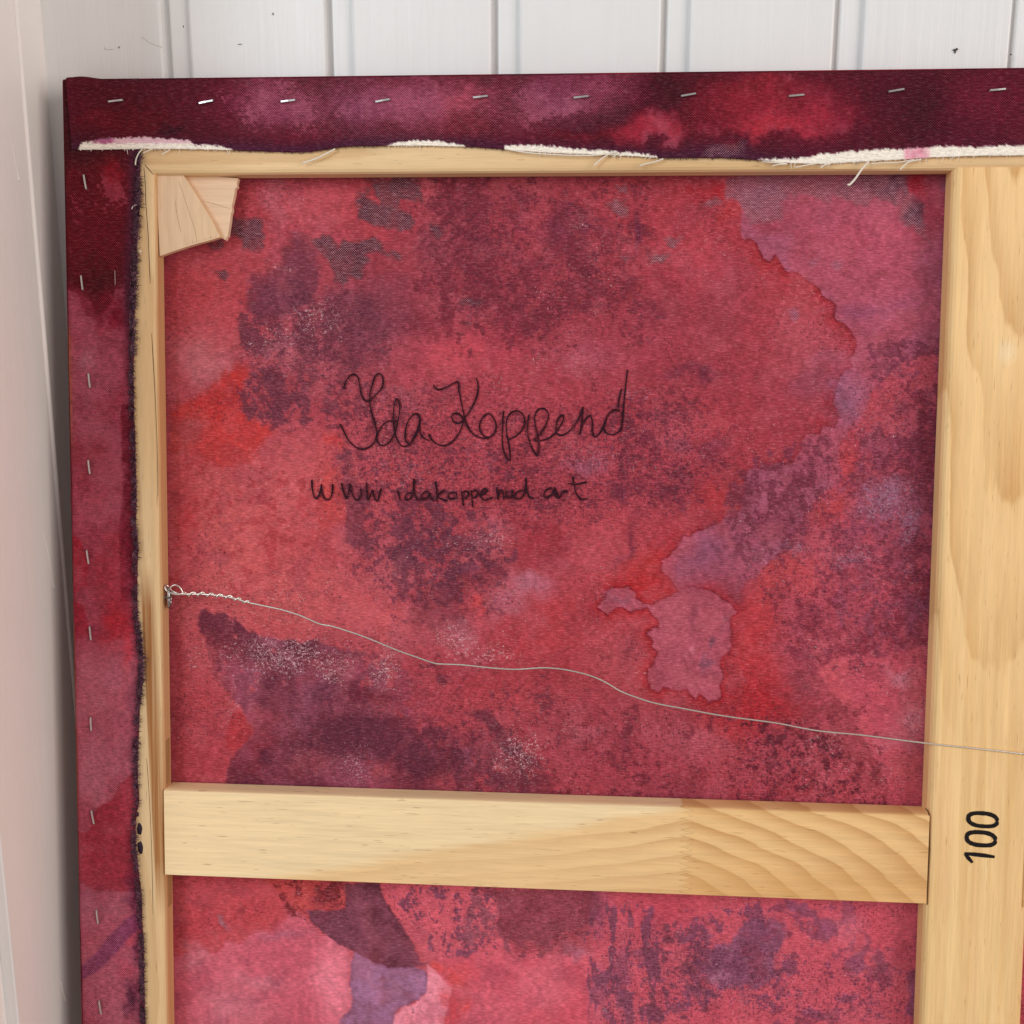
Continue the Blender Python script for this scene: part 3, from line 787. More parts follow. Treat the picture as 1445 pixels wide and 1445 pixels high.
# centre: red ground right of the writing
p.blob(900, 640, 130, 70, (168, 56, 72), .5)
p.mottle(p.poly([(840, 570), (1010, 560), (1050, 640), (960, 720), (860, 730)], 20), (120, 42, 66), .75, 12, .75)
p.blob(1005, 632, 20, 14, (112, 42, 72), .8); p.blob(960, 626, 24, 9, (124, 60, 92), .6); p.blob(880, 694, 24, 11, (110, 40, 72), .7); p.blob(940, 692, 18, 9, (120, 44, 68), .7); p.blob(960, 676, 13, 13, (120, 46, 72), .6)
p.blob(820, 660, 30, 14, (154, 88, 118), .55); p.blob(1000, 600, 50, 40, (176, 52, 62), .5)
p.blob(840, 800, 90, 60, (186, 66, 76), .6, -35); p.blob(800, 870, 70, 40, (176, 50, 58), .7); p.blob(890, 760, 60, 30, (174, 56, 66), .6)
p.stain([(722, 722), (740, 730), (790, 745), (800, 780), (770, 800), (735, 808), (716, 790), (722, 760)], (154, 44, 58), .7, 9, 8, 14)
p.blob(890, 772, 5, 30, (118, 40, 66), .75, 6, .4); p.blob(875, 795, 16, 8, (130, 54, 78), .5, -40)
p.blob(1010, 700, 30, 40, (170, 42, 48), .6); p.blob(930, 800, 40, 20, (186, 48, 46), .8); p.blob(905, 828, 40, 20, (188, 42, 44), .8)
# pale washes with a dried dark rim
path = Z(1050, 240, 4.817, [(-20, 440), (0, 470), (40, 465), (80, 500), (110, 545), (125, 590), (160, 625), (215, 575), (245, 610), (285, 680), (300, 695), (360, 690), (400, 720), (430, 750), (470, 765), (510, 800), (540, 860), (600, 890), (628, 935), (612, 985), (630, 1020), (680, 1040), (740, 1100), (760, 1160), (772, 1200), (740, 1250), (715, 1290), (730, 1340), (680, 1370), (650, 1420)]) + \
    Z(1050, 540, 4.817, [(625, 60), (610, 140), (640, 200), (650, 250), (620, 300), (580, 295), (525, 295), (520, 350), (470, 345), (430, 350), (400, 400), (390, 470), (350, 500), (340, 560), (260, 560), (240, 540), (180, 560), (140, 590), (60, 605)]) + \
    Z(780, 560, 4.817, [(1440, 490), (1325, 495), (1305, 560), (1300, 640), (1290, 740), (1240, 830), (1180, 810), (1120, 870), (1050, 890), (990, 910), (930, 960), (890, 950), (860, 1000), (830, 1050), (780, 1100), (745, 1110), (740, 1180), (790, 1220), (830, 1270), (860, 1330)])
puddle = Z(780, 820, 4.517, [(800, 70), (700, 120), (640, 148), (580, 150), (530, 110), (520, 70), (480, 40), (440, 45), (380, 45), (355, 60), (330, 120), (290, 165), (350, 205), (400, 170), (450, 165), (500, 190), (545, 180), (600, 170), (640, 215), (670, 235), (680, 300), (640, 300), (600, 335), (630, 360), (640, 420), (670, 450), (660, 520), (610, 560), (605, 620), (630, 680), (670, 710), (700, 675), (750, 680), (790, 695), (850, 690), (910, 745), (940, 705), (990, 770), (1070, 745), (1060, 650), (1085, 600), (1060, 540), (1080, 470), (1130, 440), (1135, 360), (1125, 250), (1170, 190), (1090, 120), (1000, 60), (900, 40)])
lower_right = Z(1050, 540, 4.817, [(0, 1350), (80, 1330), (150, 1230), (220, 1190), (300, 1090), (380, 960), (450, 830), (520, 750), (640, 690), (640, 420), (700, 370), (720, 290), (790, 240), (840, 150), (890, 0), (1000, -80), (1400, -330)])
lav = path + Z(780, 820, 4.517, [(900, 60), (1000, 60), (1080, 120), (1150, 160)]) + lower_right + [(1346, 240), (1046, 240)]
# rim of darker red outside the washes
def rim_out(pth, col, amt, width, poly):
    pp = np.array(pth); i = p.sub(pp[:, 0].min(), pp[:, 1].min(), pp[:, 0].max(), pp[:, 1].max(), 40)
    x = p.X[i] + p.jx[i] * 6; y = p.Y[i] + p.jy[i] * 6
    d = seg_dist(x, y, pth, False); ins = inside(x, y, poly)
    brk = sstep(.3, .6, fbm(p.X[i], p.Y[i], 60, 3, .5, 77))
    p.mix(i, col, np.where(ins, 0, np.exp(-d / width)) * amt * (.35 + .65 * brk))
    p.mix(i, (112, 24, 44), np.where(ins, 0, np.exp(-(d / 2.4) ** 2)) * .95 * np.sqrt(amt) * (.55 + .45 * brk))
rim_out(path, (160, 28, 36), .95, 13, lav)
p.stain(lav, (168, 72, 94), .82, 6, 1.5, 0, col2=(156, 78, 108), sc2=60)
p.blob(1240, 320, 110, 60, (178, 68, 88), .7); p.blob(1270, 420, 60, 70, (172, 72, 96), .6); p.blob(1225, 440, 50, 14, (142, 66, 104), .6)
p.blob(1270, 330, 24, 16, (200, 84, 104), .5); p.blob(1300, 300, 30, 40, (180, 56, 76), .5); p.blob(1290, 255, 14, 22, (160, 20, 34), .8)
p.blob(1090, 310, 40, 30, (158, 50, 68), .6)
p.blob(1195, 560, 22, 34, (146, 86, 124), .8); p.blob(1180, 505, 40, 18, (160, 82, 110), .5)
p.blob(1150, 540, 40, 22, (136, 62, 92), .5)
p.mottle(p.poly([(1225, 490), (1335, 470), (1335, 500), (1260, 520), (1235, 545)], 8), (120, 50, 80), 1.1, 10, .8)
p.blob(1100, 690, 30, 24, (166, 76, 100), .6); p.blob(1140, 650, 26, 30, (164, 74, 98), .6)
p.blob(1100, 745, 50, 26, (130, 54, 80), .7, -20); p.mottle(p.poly([(1060, 640), (1170, 620), (1170, 700), (1110, 780), (1030, 820), (1000, 760)], 12), (118, 46, 74), .95, 11, .8)
p.blob(1000, 785, 34, 40, (138, 74, 110), .7, 30); p.blob(970, 805, 24, 22, (140, 70, 104), .7); p.blob(1040, 800, 24, 24, (150, 64, 92), .6)
p.blob(1035, 840, 14, 18, (124, 52, 76), .7)
rim_out(puddle + [puddle[0]], (168, 26, 32), .95, 11, puddle)
p.stain(puddle, (178, 76, 94), .9, 5, 1.4, 0, .3, (150, 60, 80), col2=(170, 72, 90), sc2=30)
p.blob(868, 842, 20, 10, (150, 80, 108), .7); p.blob(985, 850, 18, 10, (186, 84, 100), .6)
p.blob(970, 912, 5, 7, (222, 120, 135), .6); p.blob(1006, 907, 8, 8, (110, 66, 100), .7); p.blob(993, 932, 7, 9, (112, 66, 100), .7); p.blob(1005, 948, 16, 7, (130, 50, 72), .7); p.blob(976, 870, 6, 20, (130, 54, 78), .6, -20); p.blob(1020, 876, 6, 6, (132, 66, 96), .6)
p.blob(884, 915, 7, 14, (118, 46, 70), .6); p.blob(900, 898, 10, 6, (126, 44, 62), .5)
# centre-left speckled purple
p.mottle(p.poly([(486, 680), (560, 710), (700, 720), (730, 740), (720, 800), (650, 880), (580, 870), (540, 800), (490, 760)], 16, 10), (114, 50, 76), .8, 12, .8)
p.stain([(482, 630), (496, 636), (492, 668), (506, 680), (520, 690), (512, 740), (520, 762), (500, 775), (487, 760), (485, 700)], (122, 52, 74), .75, 8, 3, 6)
p.mottle(p.poly([(560, 770), (640, 740), (650, 850), (600, 870), (560, 840)], 14), (98, 44, 74), 1.1, 12, .8)
p.stain(Z(500, 620, 4.817, [(430, 1060), (520, 1010), (640, 1000), (680, 1090), (740, 1160), (720, 1280), (640, 1320), (480, 1310), (430, 1260), (360, 1160)]), (134, 54, 72), .7, 14, 7, 14)
p.blob(670, 815, 40, 14, (128, 40, 58), .6, -20); p.blob(665, 800, 16, 9, (124, 60, 92), .6)
p.blob(700, 740, 26, 14, (192, 104, 122), .35); p.blob(560, 810, 30, 22, (192, 96, 104), .5)
p.blob(742, 822, 34, 15, (174, 100, 124), .65, 8); p.blob(710, 852, 32, 20, (180, 100, 118), .6, -30); p.blob(650, 892, 30, 22, (184, 98, 114), .55, -20)
p.blob(540, 870, 44, 30, (206, 84, 88), .6); p.blob(560, 890, 40, 20, (196, 80, 86), .6); p.blob(672, 848, 14, 12, (200, 56, 58), .7); p.blob(680, 868, 14, 12, (196, 54, 56), .7)
p.blob(760, 920, 70, 50, (176, 50, 58), .7, 25); p.blob(720, 985, 60, 30, (186, 60, 66), .6); p.blob(820, 960, 80, 60, (170, 54, 64), .5)
# signature surroundings
p.blob(560, 590, 70, 50, (188, 72, 82), .5); p.blob(700, 600, 70, 50, (186, 66, 78), .5); p.blob(560, 680, 60, 26, (192, 66, 72), .6)
p.mottle(p.poly([(500, 560), (640, 540), (680, 640), (520, 690)], 24), (132, 58, 80), .35, 12, .5)
p.add('dark', p.poly([(480, 540), (1000, 560), (1000, 720), (740, 760), (480, 700)], 40), .58)
p.add('dark', p.poly([(580, 255), (900, 255), (900, 480), (600, 480)], 40), .42); p.add('dark', p.poly([(1160, 520), (1340, 490), (1310, 930), (1060, 940), (1090, 800)], 30), .42); p.add('dark', p.poly([(480, 620), (730, 640), (730, 860), (520, 860)], 30), .42); p.add('dark', p.poly([(340, 430), (540, 420), (540, 600), (350, 600)], 30), .42); p.add('dark', p.poly([(420, 960), (770, 960), (770, 1110), (340, 1110)], 30), .42)
# bottom-left dark purple
dk = Z(220, 840, 4.817, [(300, 118), (330, 100), (400, 130), (470, 120), (540, 150), (600, 212), (650, 246), (720, 276), (800, 296), (900, 292), (1000, 322), (1080, 300), (1180, 332), (1250, 372), (1440, 385), (1520, 400), (1640, 480), (1800, 540), (1900, 640), (1980, 720), (2080, 760), (2240, 800), (2330, 860), (2400, 980), (2440, 1060), (2560, 1130), (2640, 1200), (2740, 1380), (2740, 1480), (470, 1440), (490, 1240), (500, 1190), (520, 1110), (560, 1050), (640, 980), (680, 930), (640, 870), (600, 810), (580, 750), (500, 670), (430, 590), (380, 520), (370, 460), (350, 330), (320, 270), (285, 200)])
p.stain(Z(220, 840, 4.817, [(510, 825), (560, 770), (600, 815), (665, 920), (620, 990), (545, 1085), (490, 1030), (465, 985), (490, 900)]), (180, 44, 50), .85, 6, 3, 0, .3, (140, 30, 45))
i, m, d = p.polymask(dk, 10, 2.2, 8)
left_in = sstep(640, 430, p.X[i])
nn = fbm(p.X[i], p.Y[i], 15, 6, .68, 91)
cov = np.clip(.45 + .75 * left_in + .4 * sstep(980, 1090, p.Y[i]) - .0 * nn, 0, 1)
cov = cov * (1 + .22 * left_in) * (.62 + .38 * np.maximum(sstep(0, 40, d), left_in))
a = sstep(.64 - .33 * cov, .71 - .33 * cov, nn) * m
soft_r = sstep(-8, 75, d + (fbm(p.X[i], p.Y[i], 30, 4, .6, 95) - .5) * 130)
m = m * (left_in + (1 - left_in) * soft_r)
a = sstep(.64 - .33 * cov, .71 - .33 * cov, nn) * m
big = sstep(.35, .65, fbm(p.X[i], p.Y[i], 46, 4, .55, 92))
cc = np.array((98, 38, 66)) + (np.array((132, 62, 92)) - np.array((98, 38, 66))) * big[:, None]
p.C[i] += (np.array((158, 66, 80)) - p.C[i]) * (m * .25)[:, None]
p.C[i] += (cc - p.C[i]) * (a * .9)[:, None]
p.blob(470, 940, 34, 18, (170, 72, 86), .55); p.blob(430, 975, 14, 22, (172, 70, 82), .5, 10); p.blob(368, 1010, 24, 18, (166, 66, 78), .6, 20)
p.blob(400, 1030, 16, 16, (150, 66, 82), .4); p.blob(440, 980, 40, 12, (128, 68, 100), .5)
p.blob(372, 1055, 26, 34, (126, 34, 48), .7); p.blob(380, 1070, 14, 16, (92, 36, 66), .8); p.blob(530, 985, 30, 18, (120, 34, 48), .6)
p.blob(540, 1040, 70, 30, (104, 44, 72), .75, 25); p.blob(480, 1040, 50, 30, (96, 40, 66), .6); p.blob(600, 1080, 40, 30, (90, 36, 62), .7, 20)
p.blob(535, 1088, 18, 14, (164, 64, 74), .7); p.blob(440, 1080, 40, 20, (146, 60, 76), .55)
p.stain([(658, 1005), (690, 1002), (708, 1025), (725, 1052), (765, 1075), (768, 1088), (735, 1082), (712, 1060), (695, 1035), (675, 1016)], (106, 42, 66), .75, 10, 4, 10)
p.blob(660, 940, 26, 12, (170, 72, 86), .4)
p.mottle(p.poly([(610, 1030), (720, 1040), (790, 1110), (640, 1120)], 14), (98, 38, 64), .9, 14, .8)
p.blob(730, 1105, 60, 12, (100, 38, 62), .75)
p.blob(285, 1000, 50, 90, (178, 62, 70), .6); p.blob(300, 960, 30, 60, (176, 60, 66), .5)
p.blob(280, 1080, 50, 50, (160, 46, 58), .5)
# bottom centre of the upper opening
p.blob(900, 1090, 110, 50, (166, 56, 72), .6); p.blob(960, 1120, 90, 20, (134, 52, 78), .5)
p.blob(886, 1040, 7, 36, (120, 44, 66), .6, 4, .5); p.blob(830, 1030, 30, 14, (174, 86, 104), .45); p.blob(960, 1050, 40, 16, (176, 80, 98), .35, 30)
p.add('dark', p.poly([(780, 1000), (1040, 1000), (1040, 1140), (780, 1140)], 30), .4)
for pts_, cv_, c_ in (([(590, 260), (900, 260), (930, 470), (640, 500)], .55, (112, 40, 62)), ([(480, 545), (1010, 560), (1030, 700), (850, 740), (500, 720)], .18, (116, 42, 64)), ([(485, 640), (730, 650), (720, 850), (560, 870), (500, 780)], .75, (106, 46, 74)),
                      ([(1100, 660), (1330, 560), (1310, 930), (1160, 950), (1080, 830)], .55, (118, 44, 70)), ([(340, 420), (540, 420), (545, 600), (350, 595)], .7, (104, 44, 70)), ([(600, 930), (760, 960), (790, 1110), (640, 1120)], .6, (106, 42, 66)), ([(790, 1010), (1230, 1010), (1240, 1135), (780, 1130)], .45, (112, 36, 58))):
    p.mottle(p.poly(pts_, 30, 14), c_, cv_ * .72, 8, .66)
# ---------------- lower opening
p.stain([(240, 1235), (600, 1240), (600, 1450), (240, 1450)], (174, 58, 66), .9, 0, 2)
p.blob(300, 1275, 70, 50, (170, 54, 62), .7); p.blob(270, 1320, 40, 40, (166, 40, 50), .5); p.blob(360, 1290, 40, 26, (180, 48, 54), .5)
p.stain(Z(230, 1225, 4.817, [(60, 600), (180, 570), (270, 550), (330, 580), (400, 570), (430, 485), (520, 520), (600, 450), (650, 430), (740, 425), (810, 370), (880, 300), (920, 295), (960, 340), (1030, 380), (1080, 470), (1120, 460), (1200, 510), (1270, 570), (1300, 640), (1260, 760), (1270, 880), (1280, 960), (1200, 1080), (60, 1080)]), (190, 80, 96), .92, 6, 1.5, 0, .25, (160, 50, 66), col2=(184, 72, 90), sc2=60)
p.blob(470, 1380, 34, 60, (220, 112, 130), .8); p.blob(320, 1420, 50, 40, (176, 92, 106), .7); p.blob(370, 1385, 34, 12, (186, 104, 118), .5, 20); p.blob(270, 1355, 22, 16, (170, 92, 104), .6, -40)
p.blob(270, 1400, 30, 30, (188, 68, 84), .5); p.blob(400, 1318, 34, 7, (160, 84, 106), .6, -10); p.blob(313, 1297, 6, 11, (140, 110, 130), .6, -30); p.blob(430, 1430, 20, 30, (184, 70, 86), .5)
p.stain([(373, 1240), (492, 1240), (488, 1282), (455, 1284), (420, 1285), (404, 1268), (390, 1255)], (176, 54, 54), .9, 8, 3); p.mottle(p.poly([(373, 1240), (492, 1240), (480, 1290), (415, 1290)], 8), (112, 30, 40), 1.0, 10, .85)
lavp = Z(500, 1225, 4.817, [(0, 560), (60, 590), (130, 640), (250, 670), (400, 670), (480, 690), (502, 760), (495, 840), (440, 890), (380, 920), (290, 960), (272, 1010), (270, 1080), (-110, 1080), (-90, 1010), (-20, 960), (-10, 880), (-30, 780), (-20, 640)])
dkp = Z(500, 1225, 4.817, [(-60, 100), (170, 100), (200, 200), (250, 290), (310, 360), (350, 430), (410, 540), (450, 640), (490, 650), (400, 672), (250, 672), (130, 640), (20, 565), (-60, 530), (-170, 470), (-290, 360), (-320, 290), (-200, 290), (-60, 270)])
p.stain(lavp, (136, 84, 122), .95, 5, 1.5, 0, .55, (104, 48, 82), col2=(146, 92, 132), sc2=40)
p.stain([(604, 1360), (620, 1372), (640, 1390), (634, 1410), (626, 1450), (555, 1450), (556, 1432), (570, 1420), (585, 1417), (602, 1400)], (222, 118, 136), .92, 5, 1.5)
p.stain(dkp, (92, 38, 64), .94, 6, 1.6, 0, .35, (70, 24, 50), col2=(112, 52, 80), sc2=26)
p.stain(Z(500, 1225, 4.817, [(180, 100), (420, 105), (900, 130), (960, 240), (980, 420), (1100, 560), (900, 600), (560, 620), (500, 650), (440, 560), (340, 420), (260, 290)]), (196, 72, 86), .85, 8, 3)
p.mottle(p.poly([(545, 1250), (690, 1250), (700, 1345), (600, 1350)], 8), (108, 50, 80), .75, 9, .85); p.mottle(p.poly([(670, 1260), (710, 1260), (720, 1345), (640, 1345)], 8), (130, 60, 80), 1.0, 11, .8)
p.stain([(605, 1355), (700, 1345), (850, 1345), (850, 1450), (625, 1450), (640, 1395), (618, 1375)], (198, 76, 92), .9, 5, 2, 0, col2=(190, 66, 82), sc2=50)
p.blob(620, 1366, 14, 12, (204, 58, 56), .85); p.blob(650, 1378, 16, 14, (202, 58, 60), .8); p.blob(636, 1425, 12, 24, (204, 54, 58), .8, 0, .7); p.blob(652, 1420, 8, 12, (206, 56, 58), .8)
p.blob(760, 1390, 50, 30, (204, 84, 100), .5); p.blob(820, 1400, 30, 40, (196, 60, 76), .6)
p.stain(Z(500, 1225, 4.817, [(880, 140), (1000, 150), (1470, 150), (1680, 160), (1640, 360), (1500, 420), (1400, 430), (1300, 520), (1240, 560), (1180, 500), (1120, 560), (1040, 460), (970, 400), (990, 260)]), (132, 52, 70), .85, 9, 3, 6, col2=(124, 46, 66))
p.mottle(p.poly([(700, 1305), (835, 1300), (830, 1350), (700, 1350)], 8), (126, 50, 68), 1.0, 11, .85)
p.blob(812, 1340, 24, 12, (156, 90, 112), .6)
p.stain([(845, 1262), (1300, 1275), (1295, 1450), (835, 1450)], (192, 68, 84), .7, 6, 8)
p.blob(930, 1285, 60, 26, (172, 50, 66), .7); p.blob(1220, 1300, 50, 40, (186, 60, 76), .6); p.blob(1000, 1430, 90, 20, (188, 60, 76), .5)
vert = p.poly([(830, 1262), (930, 1290), (940, 1440), (830, 1450)], 12)
p.mottle(vert, (112, 52, 84), 1.1, 11, .85, 2.6); p.blob(846, 1285, 14, 30, (104, 46, 82), .6, 0, .6); p.blob(878, 1375, 10, 44, (108, 50, 86), .7, 3, .6); p.blob(846, 1395, 14, 26, (118, 60, 90), .6, 0, .6); p.blob(905, 1345, 16, 12, (112, 52, 80), .7, -40)
p.mottle(p.poly([(900, 1310), (1010, 1300), (1020, 1440), (900, 1430)], 14), (114, 52, 78), .8, 11, .8)
p.stain(Z(1050, 1225, 4.817, [(-240, 560), (-180, 540), (-120, 520), (0, 380), (60, 330), (120, 350), (140, 390), (200, 360), (260, 390), (290, 480), (240, 560), (190, 640), (190, 740), (100, 830), (-40, 800), (-160, 830), (-240, 720)]), (116, 62, 98), .85, 14, 4, 10, col2=(128, 68, 104))
p.mottle(p.poly([(970, 1290), (1100, 1280), (1110, 1420), (960, 1420)], 16), (112, 52, 86), .9, 12, .8)
p.blob(1018, 1375, 16, 8, (190, 110, 130), .5)
for pp in ([(270, 230), (420, 235), (520, 330), (630, 360), (630, 440), (560, 510), (490, 470), (500, 380), (420, 330), (300, 290)], [(690, 620), (740, 590), (800, 560), (830, 500), (870, 540), (820, 600), (820, 690), (760, 740), (700, 700)], [(880, 600), (940, 580), (990, 680), (960, 740), (900, 720)], [(240, 650), (310, 600), (380, 640), (360, 720), (300, 740), (250, 700)], [(1100, 720), (1170, 690), (1170, 1030), (1080, 980), (1130, 880)], [(630, 880), (700, 850), (790, 880), (740, 930), (650, 920)], [(370, 980), (450, 930), (520, 990), (580, 1000), (480, 1040)]):
    p.stain(Z(1050, 1225, 4.817, pp), (120, 54, 84), .8, 10, 3, 6, col2=(126, 60, 96))
p.mottle(p.poly([(1050, 1250), (1190, 1260), (1290, 1400), (1290, 1450), (1060, 1450)], 20), (126, 50, 78), .62, 11, .75)
p.blob(1195, 1310, 20, 26, (192, 96, 116), .4, -30)
p.add('dark', p.poly([(840, 1290), (1300, 1370), (1295, 1450), (840, 1450)], 20), .5); p.add('dark', p.poly([(540, 1250), (840, 1260), (840, 1345), (600, 1345)], 15), .35)
low = sstep(1235, 1262, Y); p.C += (np.minimum(p.C * 1.04 + 9, 250) - p.C) * low[:, None]  # lower opening lightened: the stronger light there is put into the pigment
far = sstep(1440, 1500, np.maximum(X, Y)); ff = fbm(X, Y, 210, 5, .58, 101); f2 = fbm(X, Y, 150, 5, .6, 102); f3 = fbm(X, Y, 120, 5, .6, 103)
p.mix(allm[0], (106, 44, 72), far * sstep(.52, .60, ff) * .85); p.mix(allm[0], (158, 84, 112), far * sstep(.56, .60, f2) * .8); p.mix(allm[0], (206, 96, 110), far * sstep(.57, .63, f3) * .7); p.mix(allm[0], (170, 36, 42), far * sstep(.44, .38, f3) * .7)
# ---------------- flecks
for (cx, cy, rx, ry, a) in ((400, 925, 90, 34, .9), (470, 945, 40, 30, .85), (545, 935, 30, 40, .8), (640, 900, 40, 30, .8), (690, 925, 50, 26, .8), (730, 1065, 40, 40, .85), (500, 1085, 30, 36, .7),
                            (450, 445, 40, 26, .75), (390, 480, 60, 34, .65), (420, 520, 60, 30, .5), (660, 770, 60, 26, .6), (610, 770, 60, 50, .5), (700, 765, 24, 16, .8), (720, 840, 60, 26, .6),
                            (400, 850, 90, 40, .6), (330, 830, 50, 20, .55), (460, 820, 60, 40, .5), (270, 920, 30, 26, .6), (330, 1000, 20, 40, .6), (820, 318, 24, 10, .7), (780, 515, 60, 26, .55), (700, 540, 40, 20, .5), (820, 400, 30, 20, .5),
                            (1290, 1015, 30, 34, .75), (1250, 1070, 50, 40, .5), (1170, 1045, 34, 20, .65), (1250, 1100, 40, 26, .6), (1230, 920, 14, 10, .6), (700, 1110, 60, 20, .55), (395, 370, 20, 12, .6), (640, 690, 60, 20, .45), (820, 640, 40, 30, .5), (860, 690, 30, 10, .45),
                            (1060, 1400, 60, 30, .4), (1130, 1400, 40, 26, .5), (650, 1395, 26, 14, .6), (620, 1385, 12, 10, .7), (900, 560, 60, 16, .45), (880, 610, 30, 8, .6), (300, 1420, 40, 30, .3), (250, 1340, 30, 30, .35), (470, 1410, 20, 40, .3), (300, 880, 40, 16, .4)):
    p.add('white', p.blobmask(cx, cy, rx * 1.4, ry * 1.4), a * .80)
for (cx, cy, rx, ry, a) in ((1250, 700, 60, 40, .8), (1280, 740, 34, 40, .8), (1200, 790, 60, 22, .75), (1120, 770, 30, 20, .7), (1280, 800, 30, 30, .6), (1060, 790, 60, 50, .5), (840, 640, 40, 34, .6), (900, 555, 60, 12, .6), (1240, 620, 40, 26, .5), (700, 730, 40, 20, .4), (850, 330, 30, 8, .5), (410, 900, 60, 20, .4), (845, 1435, 24, 16, .6), (800, 500, 40, 14, .4), (1190, 560, 20, 30, .4)):
    p.add('lav', p.blobmask(cx, cy, rx, ry), a)
fv = fbm(X, Y, 6, 4, .7, 71); p.C *= (1 + (fv - .5) * .34)[:, None]
fv = fbm(X, Y, 34, 5, .62, 72); p.mix(allm[0], (122, 44, 64), sstep(.57, .66, fv) * .20)
fv = fbm(X, Y, 40, 5, .62, 73); p.mix(allm[0], (200, 96, 106), sstep(.56, .70, fv) * .20)
for pp_, k_ in ((Z(1050, 240, 4.817, [(0, 440), (200, 570), (450, 740), (640, 960), (780, 1180), (900, 1180), (1380, 1080), (1420, 0), (0, 0)]), .15), (puddle, .2), ([(240, 1345), (400, 1290), (495, 1340), (490, 1450), (240, 1450)], .25), ([(610, 1352), (840, 1352), (840, 1450), (630, 1450)], .3), (lavp, .3)):
    i, m = p.poly(pp_, 8, 6)
    for ch in (p.dark, p.white, p.lav): ch[i] *= 1 - m * (1 - k_)
# ---------------- bare weave
def bare(pts, col, amt, soft=3, op=.8):
    i, m, d = p.polymask(pts, 14, soft + 1, 3)
    m = m * (.72 + .28 * sstep(.3, .6, fbm(p.X[i], p.Y[i], 14, 3, .5, 81)))
    p.mix(i, col, m * op); p.weave[i] = np.maximum(p.weave[i], m * amt)
DKW = (66, 16, 36)
for pts in ([(500, 320), (720, 330), (725, 530), (660, 545), (590, 530), (570, 450), (500, 440)], [(405, 680), (500, 700), (490, 740), (420, 725)], [(310, 500), (460, 470), (470, 530), (380, 525)],
            [(1050, 460), (1200, 445), (1225, 520), (1280, 465), (1450, 520), (1450, 600), (1390, 740), (1340, 700), (1270, 785), (1220, 760), (1180, 640), (1100, 560)], [(1370, 150), (1450, 130), (1450, 370), (1370, 330)]):
    bare(Z(220, 240, 4.817, pts), DKW, .9)
for pts in ([(90, 60), (420, 60), (470, 210), (330, 200), (300, 260), (400, 330), (380, 405), (210, 405), (30, 320), (40, 220), (60, 150), (180, 240), (150, 130)], [(0, 500), (150, 455), (200, 540), (340, 570), (310, 615), (200, 575), (100, 540), (40, 600), (40, 720), (-10, 735)],
            [(500, 360), (560, 370), (600, 430), (560, 460)], [(730, 860), (860, 880), (850, 915), (705, 918)], [(755, 1030), (820, 1040), (790, 1072)]):
    bare(Z(500, 240, 4.817, pts), DKW, .9)
for pts in ([(430, 110), (500, 105), (512, 165), (450, 150)], [(365, 210), (500, 195), (502, 315), (420, 300)], [(750, 468), (885, 463), (820, 525)], [(665, 580), (795, 568), (770, 625), (665, 635)], [(475, 590), (525, 600), (500, 625)], [(1000, 228), (1110, 175), (1140, 230), (1020, 255)]):
    bare(Z(780, 240, 4.817, pts), (110, 52, 70), .95, 2.5)
bare(Z(1050, 240, 4.817, [(-110, 40), (1085, 40), (1110, 160), (1180, 230), (1220, 380), (1285, 515), (1160, 400), (1060, 350), (1050, 250), (960, 200), (880, 195), (780, 268), (740, 210), (680, 190), (600, 175), (570, 228), (500, 200), (400, 175), (310, 170), (250, 220), (255, 365), (180, 340), (100, 350), (40, 388), (10, 280), (-50, 220), (-130, 200)]), (132, 58, 80), .95, 2.5, .9)
p.blob(1080, 275, 34, 20, (118, 66, 98), .6); p.blob(1225, 262, 50, 14, (92, 32, 60), .7); p.blob(1262, 258, 20, 14, (84, 36, 66), .8); p.blob(1288, 300, 10, 18, (78, 40, 70), .8, -25); p.blob(1140, 262, 50, 10, (120, 40, 60), .5)
for pts in ([(440, 630), (520, 590), (500, 625), (460, 640)], [(590, 650), (640, 610), (665, 650), (640, 690), (600, 670)], [(310, 950), (370, 940), (375, 1000), (350, 1040), (320, 990)], [(1330, 60), (1400, 60), (1395, 160), (1340, 130)]):
    bare(Z(1050, 240, 4.817, pts), (130, 66, 100), .7, 2.5, .6)
# >>PAINT
lum_ = (p.C @ np.array([.3, .5, .2]))[:, None]; p.C += (lum_ - p.C) * .085; p.C *= np.array([.965, .985, .985])
kb = np.clip((165 - p.C[:, 0]) / 60, 0, 1); p.C[:, 2] *= 1 - .11 * kb; p.C[:, 0] *= 1 + .05 * kb; p.C *= (1 - .07 * kb)[:, None]
p.write(canvas.data, ILLUM)

# cloth turned over the outer edges of the frame
def edge_sheet(name, horizontal, c, col):
    n = 240
    a = np.linspace(-.0003, (W_ if horizontal else H_) + .0003, n)
    w = np.linspace(WC, -.0006, 7)
    A, Wd = np.meshgrid(a, w)
    if horizontal: U, V = A, np.full_like(A, c)
    else: U, V = np.full_like(A, c), -A
    o = grid_from(name, U, V, Wd, M_FLAP, root)
    pp = Paint(A.ravel() / .00047, Wd.ravel() / .00047, col)
    nn = fbm(pp.X, pp.Y * 2, 80, 4, .5, 8); pp.mix(np.arange(A.size), (140, 40, 55), sstep(.45, .7, nn) * .8)
    nn = fbm(pp.X, pp.Y * 2, 60, 4, .5, 9); pp.mix(np.arange(A.size), (60, 15, 35), sstep(.5, .7, nn) * .8)
    if not horizontal: pp.mix(np.arange(A.size), (170, 95, 50), np.exp(-((pp.X - 900) / 200) ** 2) * .7)
    pp.write(o.data, ILLUM)
    so = o.modifiers.new("thickness", 'SOLIDIFY'); so.thickness = .0006; so.offset = 0
    return o
edge_sheet("canvas_edge", False, -.0007, (92, 16, 32)); edge_sheet("canvas_edge", True, .0007, (92, 16, 32))
